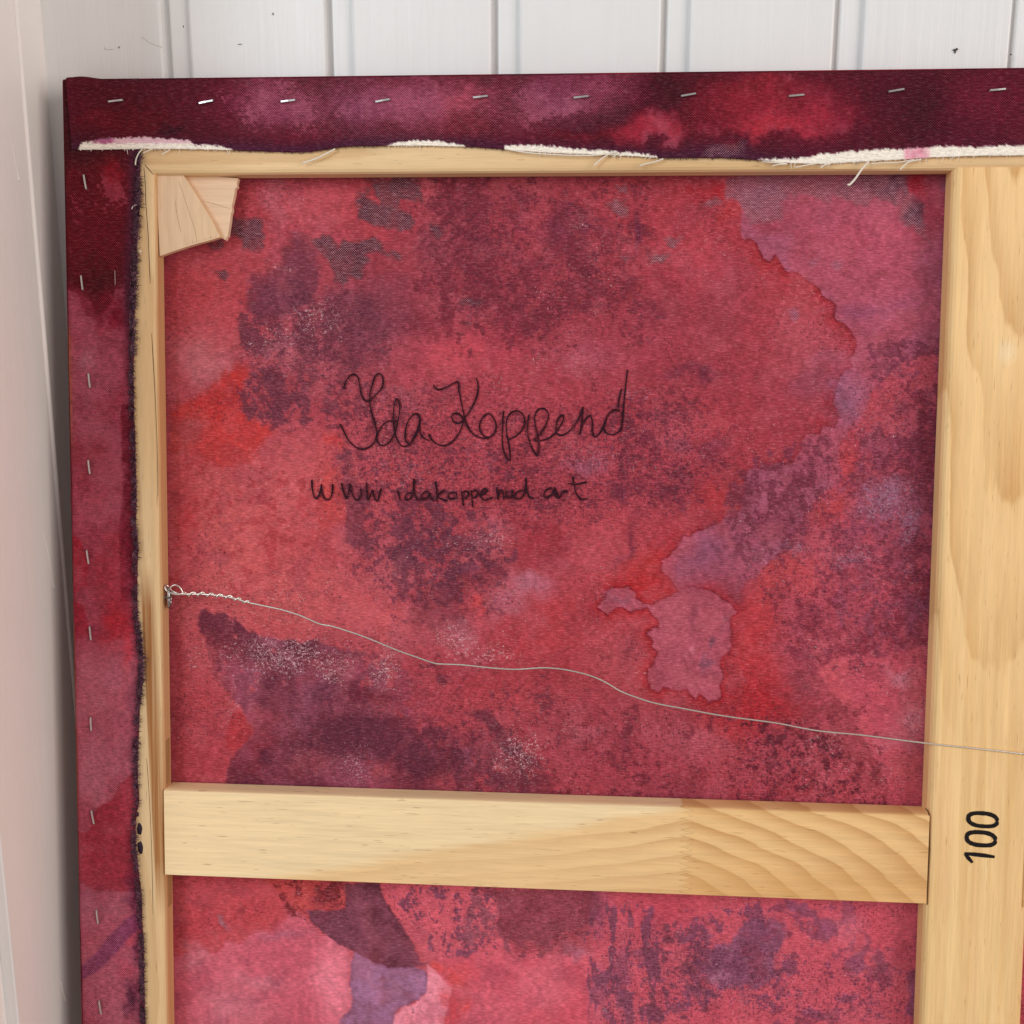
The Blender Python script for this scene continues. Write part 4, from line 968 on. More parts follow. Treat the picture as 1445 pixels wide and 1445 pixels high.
edge_sheet("canvas_edge", False, W_ + .0007, (92, 16, 32)); edge_sheet("canvas_edge", True, -H_ - .0007, (92, 16, 32))

# --- folded-over flaps
tops = [(163, 142.5, 6), (291, 144, 10), (406.5, 142.5, 6), (540, 142, 9), (678, 136.8, 6), (820, 137, 6), (971.5, 134, 9), (1124, 135, 5), (1265, 128, 9), (1408, 127, 5)]
lefts = [(120.5, 257, -80), (116, 399, -84), (126.5, 537, -84), (126.5, 659, -83), (124.5, 786, -83), (128, 893.5, -85), (129, 1021.5, -88), (131.5, 1153, -80), (138, 1293.5, -84), (142, 1421.5, -82)]
def dimples(U, V, pts):
    out = np.zeros_like(U)
    for (x, y, a) in pts:
        c = hit(x, y, .001); r2 = ((U - c[0]) ** 2 + (V - c[1]) ** 2)
        out -= .00050 * np.exp(-r2 / .0042 ** 2)
        th = math.radians(a); al_ = (U - c[0]) * math.cos(th) + (V - c[1]) * math.sin(th); ac = -(U - c[0]) * math.sin(th) + (V - c[1]) * math.cos(th)
        out += .00030 * np.exp(-(np.abs(al_) - .0085) ** 2 / .0028 ** 2) * np.exp(-ac ** 2 / .0022 ** 2) + .00025 * np.exp(-al_ ** 2 / .006 ** 2) * np.exp(-(np.abs(ac) - .004) ** 2 / .0020 ** 2)
    return out
top_edge = [(92, 212), (110, 211.5), (160, 211), (200, 210.5), (260, 211), (330, 212.5), (390, 214.5), (430, 215), (460, 211.5), (480, 208), (510, 206.5), (540, 206.5), (600, 206), (660, 207.5), (700, 210), (715, 212), (760, 215), (800, 217), (860, 219.5), (900, 221), (930, 223.5), (980, 223), (1020, 223), (1075, 226.5), (1100, 230), (1140, 231.5), (1165, 231.5), (1200, 229.5), (1240, 227), (1280, 225), (1320, 222.5), (1380, 220.5), (1445, 219.5)]
te = np.array([hit(x, y, .001)[:2] for x, y in top_edge])
UL0, UL1 = hit(94.5, 112)[0], hit(103.5, 211)[0]
ucol = np.concatenate([np.arange(UL0, .60, .00080), np.linspace(.602, W_ + .0006, 120)])
vend = np.interp(ucol, te[:, 0], te[:, 1]) + .0006 * (fbm(ucol * 2000, ucol * 0, 4, 3, .6, 15) - .5)
nr = 66
T = np.linspace(0, 1, nr)[:, None]
vtop = .0011 + .0021 * np.exp(-((ucol - .0100) / .0115) ** 2)              # folded corner bulges above the edge
U = np.tile(ucol, (nr, 1)); V = vtop[None] + (vend - vtop)[None] * T
# straighten the fold at the left end
U = U + T * (UL1 - UL0) * np.exp(-((U - UL0) / .012))
und = .0005 * (fbm(U * 900, V * 900, 22, 3, .5, 16) - .3)
lift = (.0004 + .0016 * np.clip(fbm(ucol * 300, ucol * 0, 16, 3, .5, 17) - .3, 0, 1))[None] * sstep(.72, 1, T)
dv = vtop[None] - V
Wd = .0016 + und + lift - .0042 * np.exp(-dv / .0011) - .0004 + dimples(U, V, tops) + .0011 * np.exp(-((U - UL0 - T * (UL1 - UL0)) / .0022) ** 2) + .0012 * np.exp(-((U - .016) / .014) ** 2) * np.exp(-dv / .010)
top_flap = grid_from("canvas_flap", U, V, Wd, M_FLAP, root)
fx, fy = project(U.ravel(), V.ravel(), np.full(U.size, .001))
f = Paint(fx, fy, (72, 14, 30))
al = np.arange(len(f.X))
f.mix(al, (88, 20, 40), sstep(.45, .7, fbm(f.X, f.Y, 60, 4, .5, 1)) * .6)
f.blob(190, 175, 70, 30, (84, 6, 22), .7); f.blob(140, 170, 26, 16, (110, 16, 34), .5); f.blob(120, 130, 60, 24, (78, 10, 30), .6); f.blob(245, 186, 12, 10, (38, 4, 22), .9)
f.blob(360, 140, 90, 40, (100, 30, 56), .8); f.blob(410, 150, 60, 30, (116, 46, 72), .8); f.blob(500, 150, 40, 36, (96, 40, 72), .8); f.blob(430, 190, 60, 14, (100, 20, 40), .7)
f.blob(580, 145, 90, 40, (146, 66, 92), .9); f.blob(655, 140, 40, 30, (152, 54, 72), .8); f.blob(660, 180, 50, 16, (104, 20, 36), .7)
f.stain([(532, 176), (568, 172), (570, 190), (534, 188)], (88, 16, 38), .8, 12, 3); f.stain([(698, 105), (722, 105), (722, 210), (696, 210)], (92, 20, 42), .75, 5, 3)
f.blob(780, 140, 70, 40, (120, 50, 80), .85); f.blob(870, 125, 50, 30, (116, 40, 68), .8); f.blob(745, 170, 30, 26, (112, 36, 58), .7)
f.blob(850, 170, 70, 18, (66, 12, 34), .85); f.blob(830, 192, 60, 10, (96, 14, 30), .8)
f.blob(950, 122, 60, 24, (52, 5, 22), .9); f.blob(920, 150, 40, 14, (60, 8, 28), .8); f.blob(985, 160, 34, 26, (92, 16, 32), .7)
f.blob(1075, 140, 90, 44, (132, 28, 42), .9); f.blob(1110, 175, 90, 18, (164, 40, 54), .85); f.blob(1165, 165, 50, 34, (140, 32, 50), .7); f.blob(1080, 120, 60, 14, (112, 24, 36), .6)
f.stain(Z(720, 95, 4.25, [(600, 410), (680, 360), (760, 300), (850, 258), (950, 285), (1040, 360), (1010, 490), (920, 480), (890, 430), (840, 405), (790, 460), (660, 440)]), (156, 34, 50), .78, 12, 12, 8); f.blob(925, 198, 12, 8, (70, 12, 36), .8)
f.blob(1065, 185, 40, 12, (168, 40, 52), .7); f.blob(1055, 200, 14, 16, (60, 16, 40), .85); f.blob(1010, 214, 50, 8, (70, 24, 50), .8); f.blob(1140, 205, 60, 18, (84, 18, 42), .85); f.blob(1215, 185, 26, 16, (74, 14, 38), .8)
f.blob(1270, 140, 60, 50, (70, 10, 34), .9); f.blob(1310, 160, 40, 50, (52, 4, 24), .9); f.blob(1400, 150, 70, 50, (92, 20, 46), .85); f.blob(1440, 120, 40, 40, (80, 12, 36), .7); f.blob(1360, 190, 60, 20, (74, 12, 38), .7)
gr = f.poly([(330, 100), (900, 100), (880, 170), (560, 200), (340, 180)], 40); f.add('weave', gr, .40); f.add('weave', f.poly([(1000, 206), (1050, 200), (1050, 220), (990, 222)], 5), .8)
f.add('weave', (al, np.ones(len(al))), .10)
# painted border and the bare unprimed selvedge
eps = np.interp(f.X, [a for a, b in top_edge], [b for a, b in top_edge])
de = eps - f.Y
jag = (fbm(f.X, f.Y, 3.0, 3, .6, 31) - .5) * 7
f.mix(al, (58, 26, 54), np.exp(-np.clip(de - 6, 0, 99) / 9) * .75)
wwx = [0, 110, 114, 150, 200, 268, 276, 300, 328, 334, 536, 552, 600, 622, 650, 668, 710, 714, 760, 800, 870, 925, 936, 1060, 1075, 1110, 1140, 1158, 1240, 1275, 1340, 1380, 1410, 1445, 3000]
wwy = [-6, -6, 10, 17, 18, 14, 6, 7, 2, -6, -6, 4, 9, 8, 3, -6, -6, 8, 11, 9, 6, 3.5, -6, -6, 3, 7, 10, 16, 18, 16, 17, 13, 16, 15, 14]
ww = np.interp(f.X, wwx, wwy) * .90
wm = sstep(-1.2, 1.2, ww + jag * .95 - de)
f.mix(al, (232, 224, 210), wm * .98)
f.mix(al, (206, 160, 176), wm * sstep(7, 9, de + jag * .6) * sstep(120, 150, f.X) * sstep(285, 260, f.X) * .8)
f.mix(al, (150, 70, 110), wm * sstep(8, 10, de + jag) * sstep(128, 136, f.X) * sstep(165, 156, f.X) * .8)
f.mix(al, (205, 110, 140), wm * sstep(1272, 1280, f.X) * sstep(1316, 1304, f.X) * (.35 + .5 * fbm(f.X, f.Y, 5, 2, .5, 44)))
f.weave[wm > .3] *= .25
gv = fbm(f.X, f.Y, 4.0, 3, .7, 61) - .5; bare_ = f.C.min(1) < 120; f.C *= (1 + np.where(bare_, gv * .42, gv * .06))[:, None]
fv2 = fbm(f.X, f.Y, 60, 5, .6, 62); f.mix(np.arange(len(f.X)), (168, 88, 104), np.where(bare_ & (f.C[:, 0] > 95), sstep(.5, .72, fv2) * .42, 0))
f.write(top_flap.data, ILLUM * 1.05, True)
so = top_flap.modifiers.new("thickness", 'SOLIDIFY'); so.thickness = .0007; so.offset = -1

left_edge = [(198, 195), (198, 214), (197, 250), (196, 300), (193, 350), (191, 400), (189.5, 440), (189, 480), (188, 520), (188.5, 560), (190, 610), (191, 660), (192.5, 690), (191.5, 740), (195, 775), (194, 790), (193, 830), (194, 870), (199, 905), (202, 930), (201, 960), (198, 985), (196, 1020), (194.5, 1060), (194, 1100), (196, 1130), (191, 1160), (192, 1200), (196, 1235), (199, 1260), (200.5, 1300), (203, 1340), (203.5, 1400), (205, 1445)]
le = np.array([hit(x, y, .0008)[:2] for x, y in left_edge])
vrow = -np.concatenate([np.arange(-.0007, .64, .00080), np.linspace(.645, H_ + .0006, 60)])
uend = np.interp(-vrow, -le[:, 1], le[:, 0]) + .0010 * (fbm(vrow * 2000, vrow * 0, 5, 3, .6, 21) - .5)
nc = 62
Tc = np.linspace(0, 1, nc)[None]
U = -.0016 + (uend[:, None] + .0016) * Tc
V = np.tile(vrow[:, None], (1, nc))
und = .00035 * (fbm(U * 900, V * 900, 26, 3, .5, 22) - .3)
wl = .0010 * np.clip(fbm(vrow * 300, vrow * 0, 20, 3, .5, 23) - .35, 0, 1)[:, None] * sstep(.75, 1, Tc)
Wd = .0006 + und + wl - .0042 * np.exp(-(U + .0016) / .0010) + dimples(U, V, lefts)
side_wave = (fbm(V * 800, V * 0, 40, 3, .5, 24) - .5) * .0014
U = U + side_wave * np.exp(-(U + .0016) / .006)
left_flap = grid_from("canvas_flap", U, V, Wd, M_FLAP, root)
fx, fy = project(U.ravel(), V.ravel(), np.full(U.size, .0008))
g = Paint(fx, fy, (136, 46, 62)); al = np.arange(len(g.X))
g.mix(al, (152, 66, 82), sstep(.45, .7, fbm(g.X, g.Y, 50, 4, .5, 1)) * .6)
g.mix(al, (84, 6, 22), sstep(430, 395, g.Y + g.wy * 30) * .97)
g.mix(al, (52, 4, 18), sstep(250, 215, g.Y) * .7)
g.blob(166, 258, 22, 36, (116, 5, 20), .85); g.blob(130, 320, 36, 50, (92, 10, 26), .7); g.blob(125, 380, 50, 20, (80, 8, 24), .7); g.blob(140, 410, 34, 30, (62, 5, 20), .85); g.blob(150, 440, 26, 20, (80, 4, 20), .8)
g.stain(Z(80, 210, 3.44, [(30, 680), (70, 690), (100, 705), (125, 770), (135, 800), (190, 830), (185, 880), (200, 905), (300, 930), (400, 930), (400, 1500), (30, 1500)]), (132, 50, 66), .9, 5, 2, 0, .2, (100, 24, 40), col2=(146, 62, 80), sc2=40)
g.blob(165, 445, 16, 26, (110, 10, 32), .8); g.blob(122, 515, 16, 20, (162, 96, 112), .75); g.blob(150, 570, 34, 20, (132, 36, 52), .7); g.blob(112, 570, 14, 30, (110, 40, 60), .5)
g.blob(135, 640, 40, 60, (126, 40, 52), .8); g.blob(130, 720, 40, 40, (152, 66, 82), .7)
g.stain([(171, 572), (196, 570), (196, 850), (170, 850), (168, 740), (173, 700), (172, 640)], (96, 14, 34), .85, 4, 1.6)
g.stain([(101, 755), (112, 760), (124, 795), (122, 825), (112, 832), (100, 838)], (142, 26, 40), .85, 4, 1.6); g.stain([(104, 850), (118, 855), (124, 880), (126, 895), (106, 903)], (136, 24, 42), .85, 4, 1.6)
g.blob(158, 800, 24, 60, (150, 40, 54), .6); g.blob(165, 880, 18, 40, (164, 30, 42), .8); g.blob(178, 935, 7, 40, (190, 34, 46), .85, 4, .5); g.blob(178, 960, 5, 20, (200, 50, 60), .6, 0, .3)
g.blob(140, 990, 50, 60, (158, 70, 86), .7); g.blob(130, 1080, 30, 50, (164, 86, 102), .7); g.blob(120, 930, 20, 40, (150, 62, 78), .6); g.blob(188, 1010, 8, 60, (120, 46, 74), .6, 0, .4)
g.mix(al, (164, 88, 102), sstep(880, 960, g.Y) * (.35 + .4 * sstep(.4, .65, fbm(g.X, g.Y, 40, 4, .6, 66))))
g.stain(Z(80, 1025, 3.44, [(370, 230), (330, 262), (300, 290), (280, 340), (240, 375), (190, 405), (170, 470), (160, 505), (130, 520), (80, 500), (80, 740), (200, 800), (420, 800), (420, 230)]), (140, 36, 50), .88, 4, 1.8, 0, .25, (120, 24, 40), col2=(150, 46, 60), sc2=40)
g.blob(125, 1275, 30, 30, (150, 82, 104), .8); g.blob(150, 1330, 50, 40, (160, 70, 88), .7); g.blob(140, 1400, 40, 50, (156, 72, 90), .7); g.blob(185, 1310, 14, 16, (172, 56, 72), .6); g.blob(182, 1365, 14, 20, (166, 60, 80), .6)
g.stain(Z(80, 1025, 3.44, [(100, 1180), (180, 1110), (260, 1010), (340, 930), (430, 890), (430, 960), (340, 1040), (280, 1110), (200, 1190), (100, 1245)]), (112, 48, 84), .8, 5, 2)
g.blob(190, 1262, 10, 26, (78, 30, 56), .85); g.blob(192, 1335, 8, 14, (80, 30, 56), .85); g.blob(186, 1408, 11, 22, (64, 26, 52), .9)
ep = np.interp(g.Y, [b for a, b in left_edge], [a for a, b in left_edge]); de = ep - g.X
brk = fbm(g.X, g.Y, 40, 3, .5, 51)
g.mix(al, (66, 24, 42), np.exp(-np.clip(de - 1, 0, 99) / (1.5 + 8 * brk)) * .75)
g.mix(al, (70, 36, 58), sstep(520, 420, g.Y) * np.exp(-np.clip(de - 12, 0, 99) / 6) * .8)
oe = U.ravel() + .0016
g.mix(al, (176, 104, 52), np.exp(-(oe / .0026) ** 2) * sstep(440, 490, g.Y) * sstep(660, 590, g.Y) * .95)
g.add('weave', (al, np.ones(len(al))), .12); g.add('weave', g.poly([(90, 420), (170, 470), (170, 620), (95, 620)], 20), .3); g.add('weave', g.poly([(100, 900), (190, 980), (190, 1120), (110, 1150)], 20), .34); g.add('weave', g.poly([(110, 1250), (190, 1270), (190, 1445), (115, 1445)], 20), .34)
gv = fbm(g.X, g.Y, 4.0, 3, .7, 61) - .5; bare_ = g.C.min(1) < 120; g.C *= (1 + np.where(bare_, gv * .42, gv * .06))[:, None]
gv2 = fbm(g.X, g.Y, 60, 5, .6, 62); g.mix(np.arange(len(g.X)), (168, 88, 104), np.where(bare_ & (g.C[:, 0] > 95), sstep(.5, .72, gv2) * .42, 0))
g.write(left_flap.data, ILLUM * 1.02, True)
so = left_flap.modifiers.new("thickness", 'SOLIDIFY'); so.thickness = .0007; so.offset = -1

# --- frayed edges and loose threads
M_FRAY2 = plain("faded_thread", (0.20, 0.095, 0.13), .9, 0, .5, 260, .1)
mb = MB(); pale = MB()
for i in range(4600):
    y = random.uniform(214, 1460) if i > 200 else random.uniform(214, 460)
    x = np.interp(y, [b for a, b in left_edge], [a for a, b in left_edge])
    a = random.gauss(-.15, .75) if y < 560 or y > 980 else random.gauss(.35, .6)
    if vnoise(np.array([y / 13.0]), np.array([3.0]))[0] < random.uniform(0, .55): continue
    L = random.uniform(.0008, .0036) * (1.25 if 880 < y < 1000 or y < 500 else .9)
    p0 = np.array(hit(x - 1.0 - random.uniform(0, 7), y, .0021 + random.uniform(0, .0008)))
    d1 = np.array([math.cos(a), math.sin(a), random.uniform(-.35, .15)])
    a2 = a + random.gauss(0, .7)
    d2 = np.array([math.cos(a2), math.sin(a2), -.3])
    p1 = p0 + d1 * L * .55; p2 = p1 + d2 * L * .5
    mb.tube([p0, p1, p2], [.00026, .00022, .00012], 4, False)
    if i % 4 == 3: pale.tube([p0 + d1 * .0004, p1 + np.array([0, 0, .0003]), p2], [.00022, .00018, .0001], 4, False)
o = mb.build("frayed_edge", M_FRAY, left_flap); tag(o, kind="stuff")
o = pale.build("frayed_edge", M_FRAY2, left_flap); tag(o, kind="stuff")
mb = MB()
for i in range(420):
    x = random.uniform(105, 1460)
    w_ = np.interp(x, wwx, wwy)
    if w_ > 0 and random.random() < .9: continue
    y = np.interp(x, [a for a, b in top_edge], [b for a, b in top_edge])
    p0 = np.array(hit(x, y - 1.0, .0016)); p1 = p0 + np.array([random.uniform(-.0006, .0006), -random.uniform(.0006, .0018), -.0006])
    mb.tube([p0, p1], [.0002, .0001], 4, False)
o = mb.build("frayed_edge", M_FRAY, top_flap); tag(o, kind="stuff")
mb = MB()
for i in range(240):
    x = random.uniform(112, 1450)
    if np.interp(x, wwx, wwy) < 1: continue
    y = np.interp(x, [a for a, b in top_edge], [b for a, b in top_edge])
    p0 = np.array(hit(x, y - 1.0, .0017)); p1 = p0 + np.array([random.uniform(-.0012, .0012), -random.uniform(.0004, .0014) * (2.6 if random.random() < .15 else 1), -.0004])
    mb.tube([p0, p1], [.00024, .00014], 4, False)
o = mb.build("frayed_edge", M_THREAD, top_flap); tag(o, kind="stuff")
threads = [([(201, 210), (196, 216), (192, 225), (191, 233)], .00034, .0028),
           ([(216, 210), (208, 213), (202, 216)], .00030, .0022), ([(240, 211), (233, 215), (228, 218)], .00030, .0022),
           ([(473, 210), (462, 216), (448, 223), (437, 227), (427, 230)], .00040, .0030),
           ([(716, 211), (750, 216), (800, 219), (840, 219), (868, 215), (866, 213)], .00034, .0030),
           ([(862, 216), (850, 223), (842, 230), (838, 234)], .00034, .0030), ([(874, 217), (868, 219), (866, 222)], .0003, .0026),
           ([(936, 224), (925, 228), (912, 231), (902, 234)], .00036, .0028),
           ([(1075, 228), (1110, 231), (1100, 232), (1089, 234)], .00030, .0026), ([(1150, 231), (1138, 233), (1128, 235), (1122, 236)], .00030, .0026),
           ([(1172, 231), (1163, 233), (1158, 237)], .00034, .0026),
           ([(1226, 228), (1216, 239), (1207, 252), (1199, 260.5), (1196, 260)], .00050, .0042), ([(1290, 225), (1268, 229), (1250, 229.5), (1228, 231)], .00026, .0026),
           ([(1300, 225), (1284, 228), (1275, 234), (1270, 240)], .00036, .0030),
           ([(186, 295), (188, 291), (193, 289)], .00024, .0024), ([(197, 355), (199, 354)], .0006, .0026)]
for pts, r, w in threads:
    mb = MB(); mb.tube([hit(x, y, w) for x, y in spline(pts, 5)], r * 1.3, 6); mb.build("loose_thread", M_THREAD, top_flap, True)
mb = MB(); mb.tube([hit(x, y, .0023) for x, y in spline([(162, 382), (162.3, 390), (162.5, 402)], 3)], .00011, 5); mb.build("loose_thread", M_THREAD, left_flap, True)

# dried drops of paint on the left bar
for (x, y, rx, ry) in ((194, 1149, 2.4, 3.4), (197, 1170, 4.0, 9), (198, 1196, 4.2, 10)):
    c = np.array(hit(x, y, .0001)); mb = MB(); v = [(c[0], c[1], .0008)]; k = 14
    for ring, (s, hgt) in enumerate(((.55, .0006), (1.0, .00005))):
        for i in range(k):
            a = 2 * math.pi * i / k; j = 1 + random.uniform(-.12, .12)
            v.append((c[0] + rx * .00047 * s * j * math.cos(a), c[1] + ry * .00047 * s * j * math.sin(a), hgt))
    fc = [(0, 1 + i, 1 + (i + 1) % k) for i in range(k)] + [(1 + i, 1 + k + i, 1 + k + (i + 1) % k, 1 + (i + 1) % k) for i in range(k)]
    mb.add(v, fc); mb.build("paint_drop", M_DROP, left_bar, True)

# --- staples
def staple_mesh():
    mb = MB(); hw, L = .00068, .0051
    prof = [(-L, -.0012), (-L, .0001), (-L + .0005, .00055), (0, .0007), (L - .0005, .00055), (L, .0001), (L, -.0012)]
    v = []; n = len(prof)
    for (x, z) in prof:
        nx, nz = (0, 1)
        v += [(x, -hw, z), (x, -hw * .8, z + .00045), (x, hw * .8, z + .00045), (x, hw, z)]
    for k in (0, 1, n - 2, n - 1):      # legs: turn the section sideways
        sg = -1 if k < 2 else 1
        x, z = prof[k]
        v[4 * k:4 * k + 4] = [(x - sg * .00045, -hw, z), (x, -hw * .8, z + .0001), (x, hw * .8, z + .0001), (x - sg * .00045, hw, z)]
    f = []
    for i in range(n - 1):
        for j in range(3): f.append((4 * i + j, 4 * (i + 1) + j, 4 * (i + 1) + j + 1, 4 * i + j + 1))
        f.append((4 * i + 3, 4 * (i + 1) + 3, 4 * (i + 1), 4 * i))
    mb.add(v, f)
    me = bpy.data.meshes.new("staple"); me.from_pydata(mb.v, [], mb.f); me.update(); me.materials.append(M_STEEL)
    bm = bmesh.new(); bm.from_mesh(me); bmesh.ops.recalc_face_normals(bm, faces=bm.faces); bm.to_mesh(me); bm.free()
    return me
SM = staple_mesh()
for (x, y, a) in tops:
    c = hit(x, y, .0019)
    o = link("staple", SM, None, root); o.location = (c[0], c[1], .0018); o.rotation_euler = (random.uniform(-.1, .1), random.uniform(-.03, .03), math.radians(a))
for (x, y, a) in lefts:
    c = hit(x, y, .0013)
    o = link("staple", SM, None, root); o.location = (c[0], c[1], .0012); o.rotation_euler = (random.uniform(-.1, .1), random.uniform(-.03, .03), math.radians(a))

# --- handwriting on the cloth
A = lambda pts: Z(480, 480, 3.0104, pts)
B = lambda pts: Z(220, 540, 4.817, pts)
D = lambda pts: Z(500, 620, 4.817, pts)
G = lambda pts: Z(780, 560, 4.817, pts)
sig = [A([(15, 207), (22, 180), (38, 155), (58, 145), (75, 158), (84, 200), (94, 242), (115, 260), (145, 238), (174, 207), (183, 178), (177, 150), (162, 142), (147, 158), (132, 205), (125, 255), (134, 310), (148, 355), (154, 398), (140, 440), (105, 462), (70, 456), (35, 425), (12, 380), (-2, 355)]),
       A([(243, 345), (215, 342), (186, 356), (163, 390), (156, 425), (175, 447), (205, 438), (230, 398), (245, 345), (253, 290), (248, 256), (238, 250), (230, 275), (226, 330), (231, 385), (246, 432), (270, 452), (298, 438), (318, 402), (333, 360), (338, 328), (322, 312), (297, 330), (280, 370), (276, 415), (291, 440), (315, 420), (334, 372), (341, 332), (339, 370), (342, 400), (355, 415), (375, 426)]),
       A([(396, 188), (404, 203), (425, 210), (460, 196), (500, 176), (504, 210), (512, 255), (524, 310), (538, 360), (565, 398), (600, 415), (632, 416)]),
       A([(578, 158), (586, 195), (580, 240), (556, 292), (528, 332), (505, 352), (482, 345), (474, 325), (488, 310), (510, 318), (522, 345), (510, 385), (480, 428), (445, 448), (410, 440), (385, 418), (376, 398)]),
       A([(612, 322), (596, 345), (592, 375), (606, 402), (632, 412), (655, 395), (662, 360), (648, 325), (628, 312), (606, 328)]),
       A([(694, 300), (690, 350), (688, 410), (692, 460), (705, 495), (720, 512), (722, 485), (716, 440), (706, 390), (706, 345), (722, 312), (750, 300), (776, 315), (784, 348), (772, 382), (745, 408), (712, 425)]),
       A([(803, 315), (796, 360), (798, 405), (808, 445), (824, 475), (837, 490), (844, 462), (841, 415), (829, 365), (826, 325), (842, 295), (868, 292), (884, 315), (876, 355), (850, 400), (822, 425), (860, 425), (900, 408), (930, 372), (948, 340), (946, 318), (930, 330), (917, 362), (918, 392), (938, 404), (968, 392), (1000, 356), (1020, 318), (1032, 282)]),
       A([(1032, 282), (1027, 340), (1018, 402), (1028, 362), (1048, 330), (1064, 320), (1071, 350), (1072, 388), (1080, 412), (1098, 402), (1118, 368), (1132, 332)]),
       A([(1190, 302), (1165, 296), (1140, 316), (1124, 348), (1120, 380), (1138, 398), (1166, 400), (1190, 380), (1200, 340), (1196, 305)]),
       A([(1221, 124), (1214, 180), (1207, 250), (1201, 320), (1192, 392)]), A([(1196, 205), (1186, 245), (1180, 290)])]
web = [B([(1060, 660), (1063, 720), (1075, 772), (1095, 786), (1115, 750), (1126, 690), (1128, 735), (1142, 780), (1165, 797), (1190, 777), (1201, 730), (1200, 685)]),
       B([(1262, 680), (1275, 740), (1295, 786), (1310, 745), (1320, 690), (1330, 740), (1350, 785), (1375, 797), (1393, 762), (1390, 715)]),
       D([(83, 292), (85, 350), (93, 412), (112, 375), (122, 345), (133, 388), (155, 422), (170, 380), (182, 332)]), D([(208, 420), (214, 428)]),
       D([(293, 348), (303, 380), (313, 418)]), D([(392, 362), (360, 370), (345, 395), (356, 412), (384, 396), (400, 350), (405, 266), (408, 340), (420, 398), (437, 420)]),
       D([(502, 350), (475, 360), (454, 390), (466, 408), (495, 395), (512, 362), (516, 390), (538, 420)]), D([(552, 284), (560, 350), (562, 428)]), D([(612, 342), (582, 368), (566, 385), (592, 405), (634, 418)]),
       D([(672, 358), (646, 370), (640, 394), (664, 406), (690, 392), (692, 366), (672, 358)]), D([(728, 350), (735, 400), (742, 456)]), D([(734, 362), (758, 350), (776, 368), (762, 398), (738, 408)]), D([(795, 345), (800, 400), (804, 462)]), D([(800, 356), (824, 344), (839, 364), (826, 390), (803, 400)]),
       D([(850, 386), (882, 370), (905, 346), (886, 334), (863, 360), (862, 394), (892, 412), (945, 392)]), D([(966, 324), (973, 365), (978, 412), (983, 372), (998, 347), (1009, 356), (1013, 380), (1017, 408)]), D([(1034, 346), (1033, 378), (1044, 400), (1060, 392), (1072, 366), (1075, 344), (1077, 380), (1084, 402)]),
       D([(1152, 345), (1112, 354), (1090, 385), (1106, 405), (1145, 386), (1164, 330), (1168, 262), (1172, 340), (1186, 386), (1218, 402)]), D([(1248, 397), (1255, 403)]), D([(1342, 328), (1306, 344), (1288, 378), (1306, 396), (1345, 372), (1356, 340), (1360, 370), (1376, 394), (1392, 400)]),
       G([(8, 610), (24, 650), (42, 688), (60, 656), (84, 640), (102, 652)]), G([(136, 540), (144, 600), (156, 650), (182, 688), (206, 698), (234, 690)]), G([(104, 588), (160, 594), (232, 578)])]
for name, strokes, hw in (("signature", sig, .00054), ("web_address", web, .00060)):
    mb = MB()
    for k, s_ in enumerate(strokes):
        P = spline(s_, 6) if len(s_) > 2 else s_
        n0 = random.random() * 9
        ribbon(mb, P, WC + .00075 + .00002 * k, [hw * (1 + .22 * math.sin(n0 + i * .31)) for i in range(len(P))], .00005)
    mb.build(name, M_INK, canvas)

# --- hanging hardware
mb = MB()
ec = np.array(hit(237, 843, -.0065))
mb.tube([(BW - .006, ec[1], -.0068), (BW + .0016, ec[1], -.0068)], .0010, 8)
for i in range(1):
    R0 = .0064
    pts = [(BW + .0018 + .0012 * math.cos(a) + .0012, ec[1] + R0 * math.sin(a), -.0062 + .0030 * math.cos(a)) for a in [2 * math.pi * k / 28 for k in range(29)]]
    mb.tube(pts, .0012, 8)
pts = [(BW + .0034 + .0011 * math.cos(a), ec[1] - .0018 + .0034 * math.sin(a), -.0075 + .0022 * math.cos(a + .6)) for a in [2 * math.pi * k / 24 for k in range(25)]]
mb.tube(pts, .0011, 8)
eye_l = mb.build("screw_eye", M_EYE, root, True)
eye_r = link("screw_eye", eye_l.data, None, root); eye_r.location = (W_, 0, 0); eye_r.scale = (-1, 1, 1)
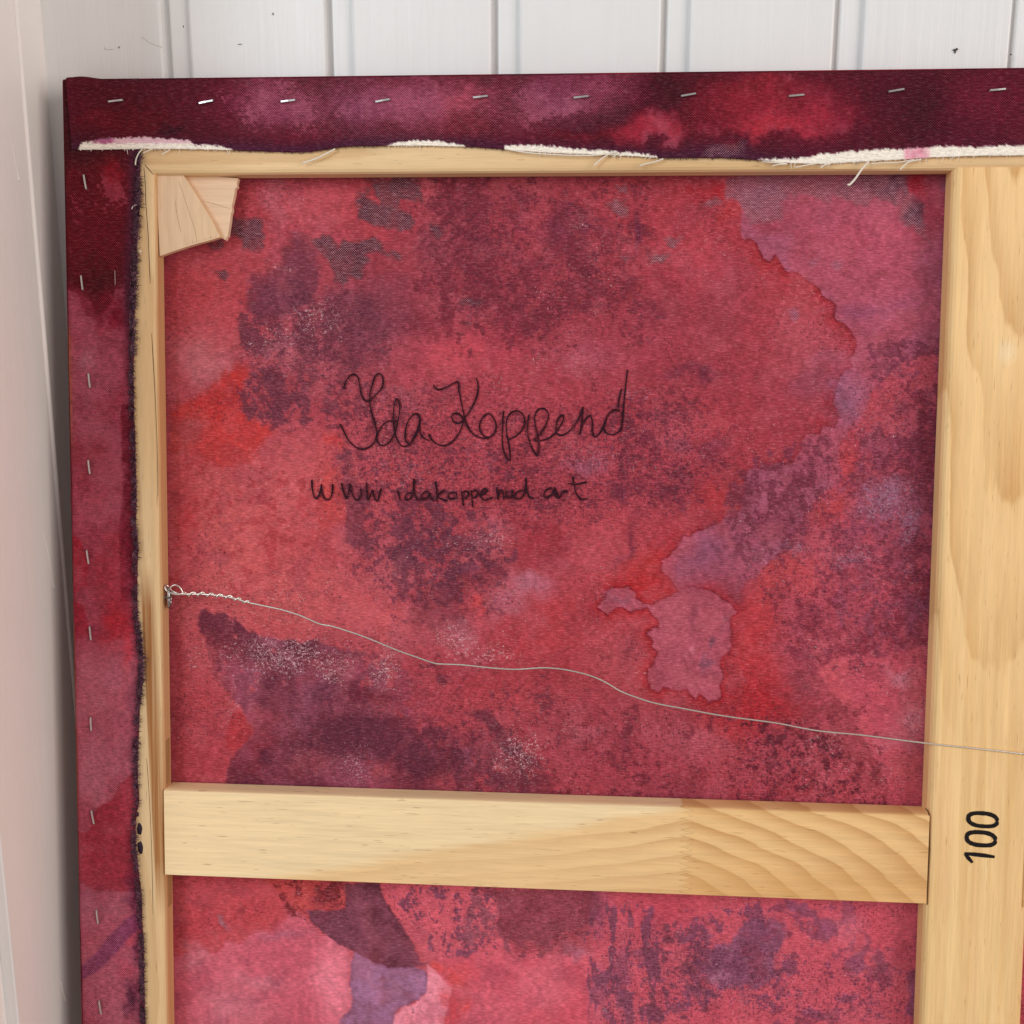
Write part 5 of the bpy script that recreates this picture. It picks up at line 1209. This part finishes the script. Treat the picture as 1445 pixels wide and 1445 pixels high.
wire = [(246, 839), (262, 838.5), (285, 838.5), (305, 840), (325, 843), (338, 846.5), (350, 850), (368, 854), (385, 857.5), (400, 861), (425, 869), (450, 880), (466, 883), (480, 887), (510, 897), (540, 909), (563, 918.5), (590, 928), (612, 935.5), (623, 937), (650, 938), (679, 941), (705, 943.5), (729, 944.5), (752, 943), (772, 942.3), (795, 944.5), (815, 948.5), (830, 952.5), (846, 958.5), (860, 966), (876, 975.5), (895, 983), (916, 990), (940, 995.5), (960, 999), (1020, 1010), (1094, 1020), (1130, 1027), (1161, 1032), (1218, 1037.5), (1309, 1049), (1380, 1056.5), (1445, 1064)]
def wz(x): return float(np.interp(x, [240, 400, 1200, 1310, 1345, 1460, 1700], [-.0062, -.0062, -.0015, .0002, .0008, .0009, .0]))
wp = [hit(x, y, wz(x)) for x, y in wire]
ev = ec[1]; w0 = wp[-1]
wp += [(.66, w0[1] - .004, .0006), (.75, -.452, -.0020), (.86, -.437, -.0050), (.98, -.405, -.0062), (1.08, -.365, -.0062), (W_ - BW - .0030, ev, -.0062)]
mb = MB(); mb.tube(spline(wp, 4), .00060, 6)
# tail wound back round the wire
tail = []
cx = np.linspace(256, 352, 90)
cy = np.interp(cx, [a for a, b in wire], [b for a, b in wire])
for k in range(90):
    a = k / 90 * 2 * math.pi * 7.5
    c = np.array(hit(cx[k], cy[k], -.0062)); rr = .0015 * (1 - .25 * k / 90)
    tail.append((c[0] + .0002 * math.cos(a * 1.3), c[1] + rr * math.sin(a), c[2] + rr * math.cos(a)))
mb.tube(tail, .00062, 6)
loop = [hit(x, y, w) for x, y, w in ((262, 838, -.0056), (250, 838.5, -.0050), (242, 837, -.0045), (236, 834, -.0040), (233, 829, -.0045), (235, 826, -.0062), (239, 829, -.0072), (243, 834, -.0070), (252, 838, -.0066))]
mb.tube(spline(loop, 5), .00075, 6)
loop = [hit(x, y, w) for x, y, w in ((258, 836, -.0060), (254, 829, -.0055), (248, 825.5, -.0050), (242, 827.5, -.0050), (238, 832, -.0055))]
mb.tube(spline(loop, 5), .00055, 6)
mb.build("hanging_wire", M_WIRE, root, True)
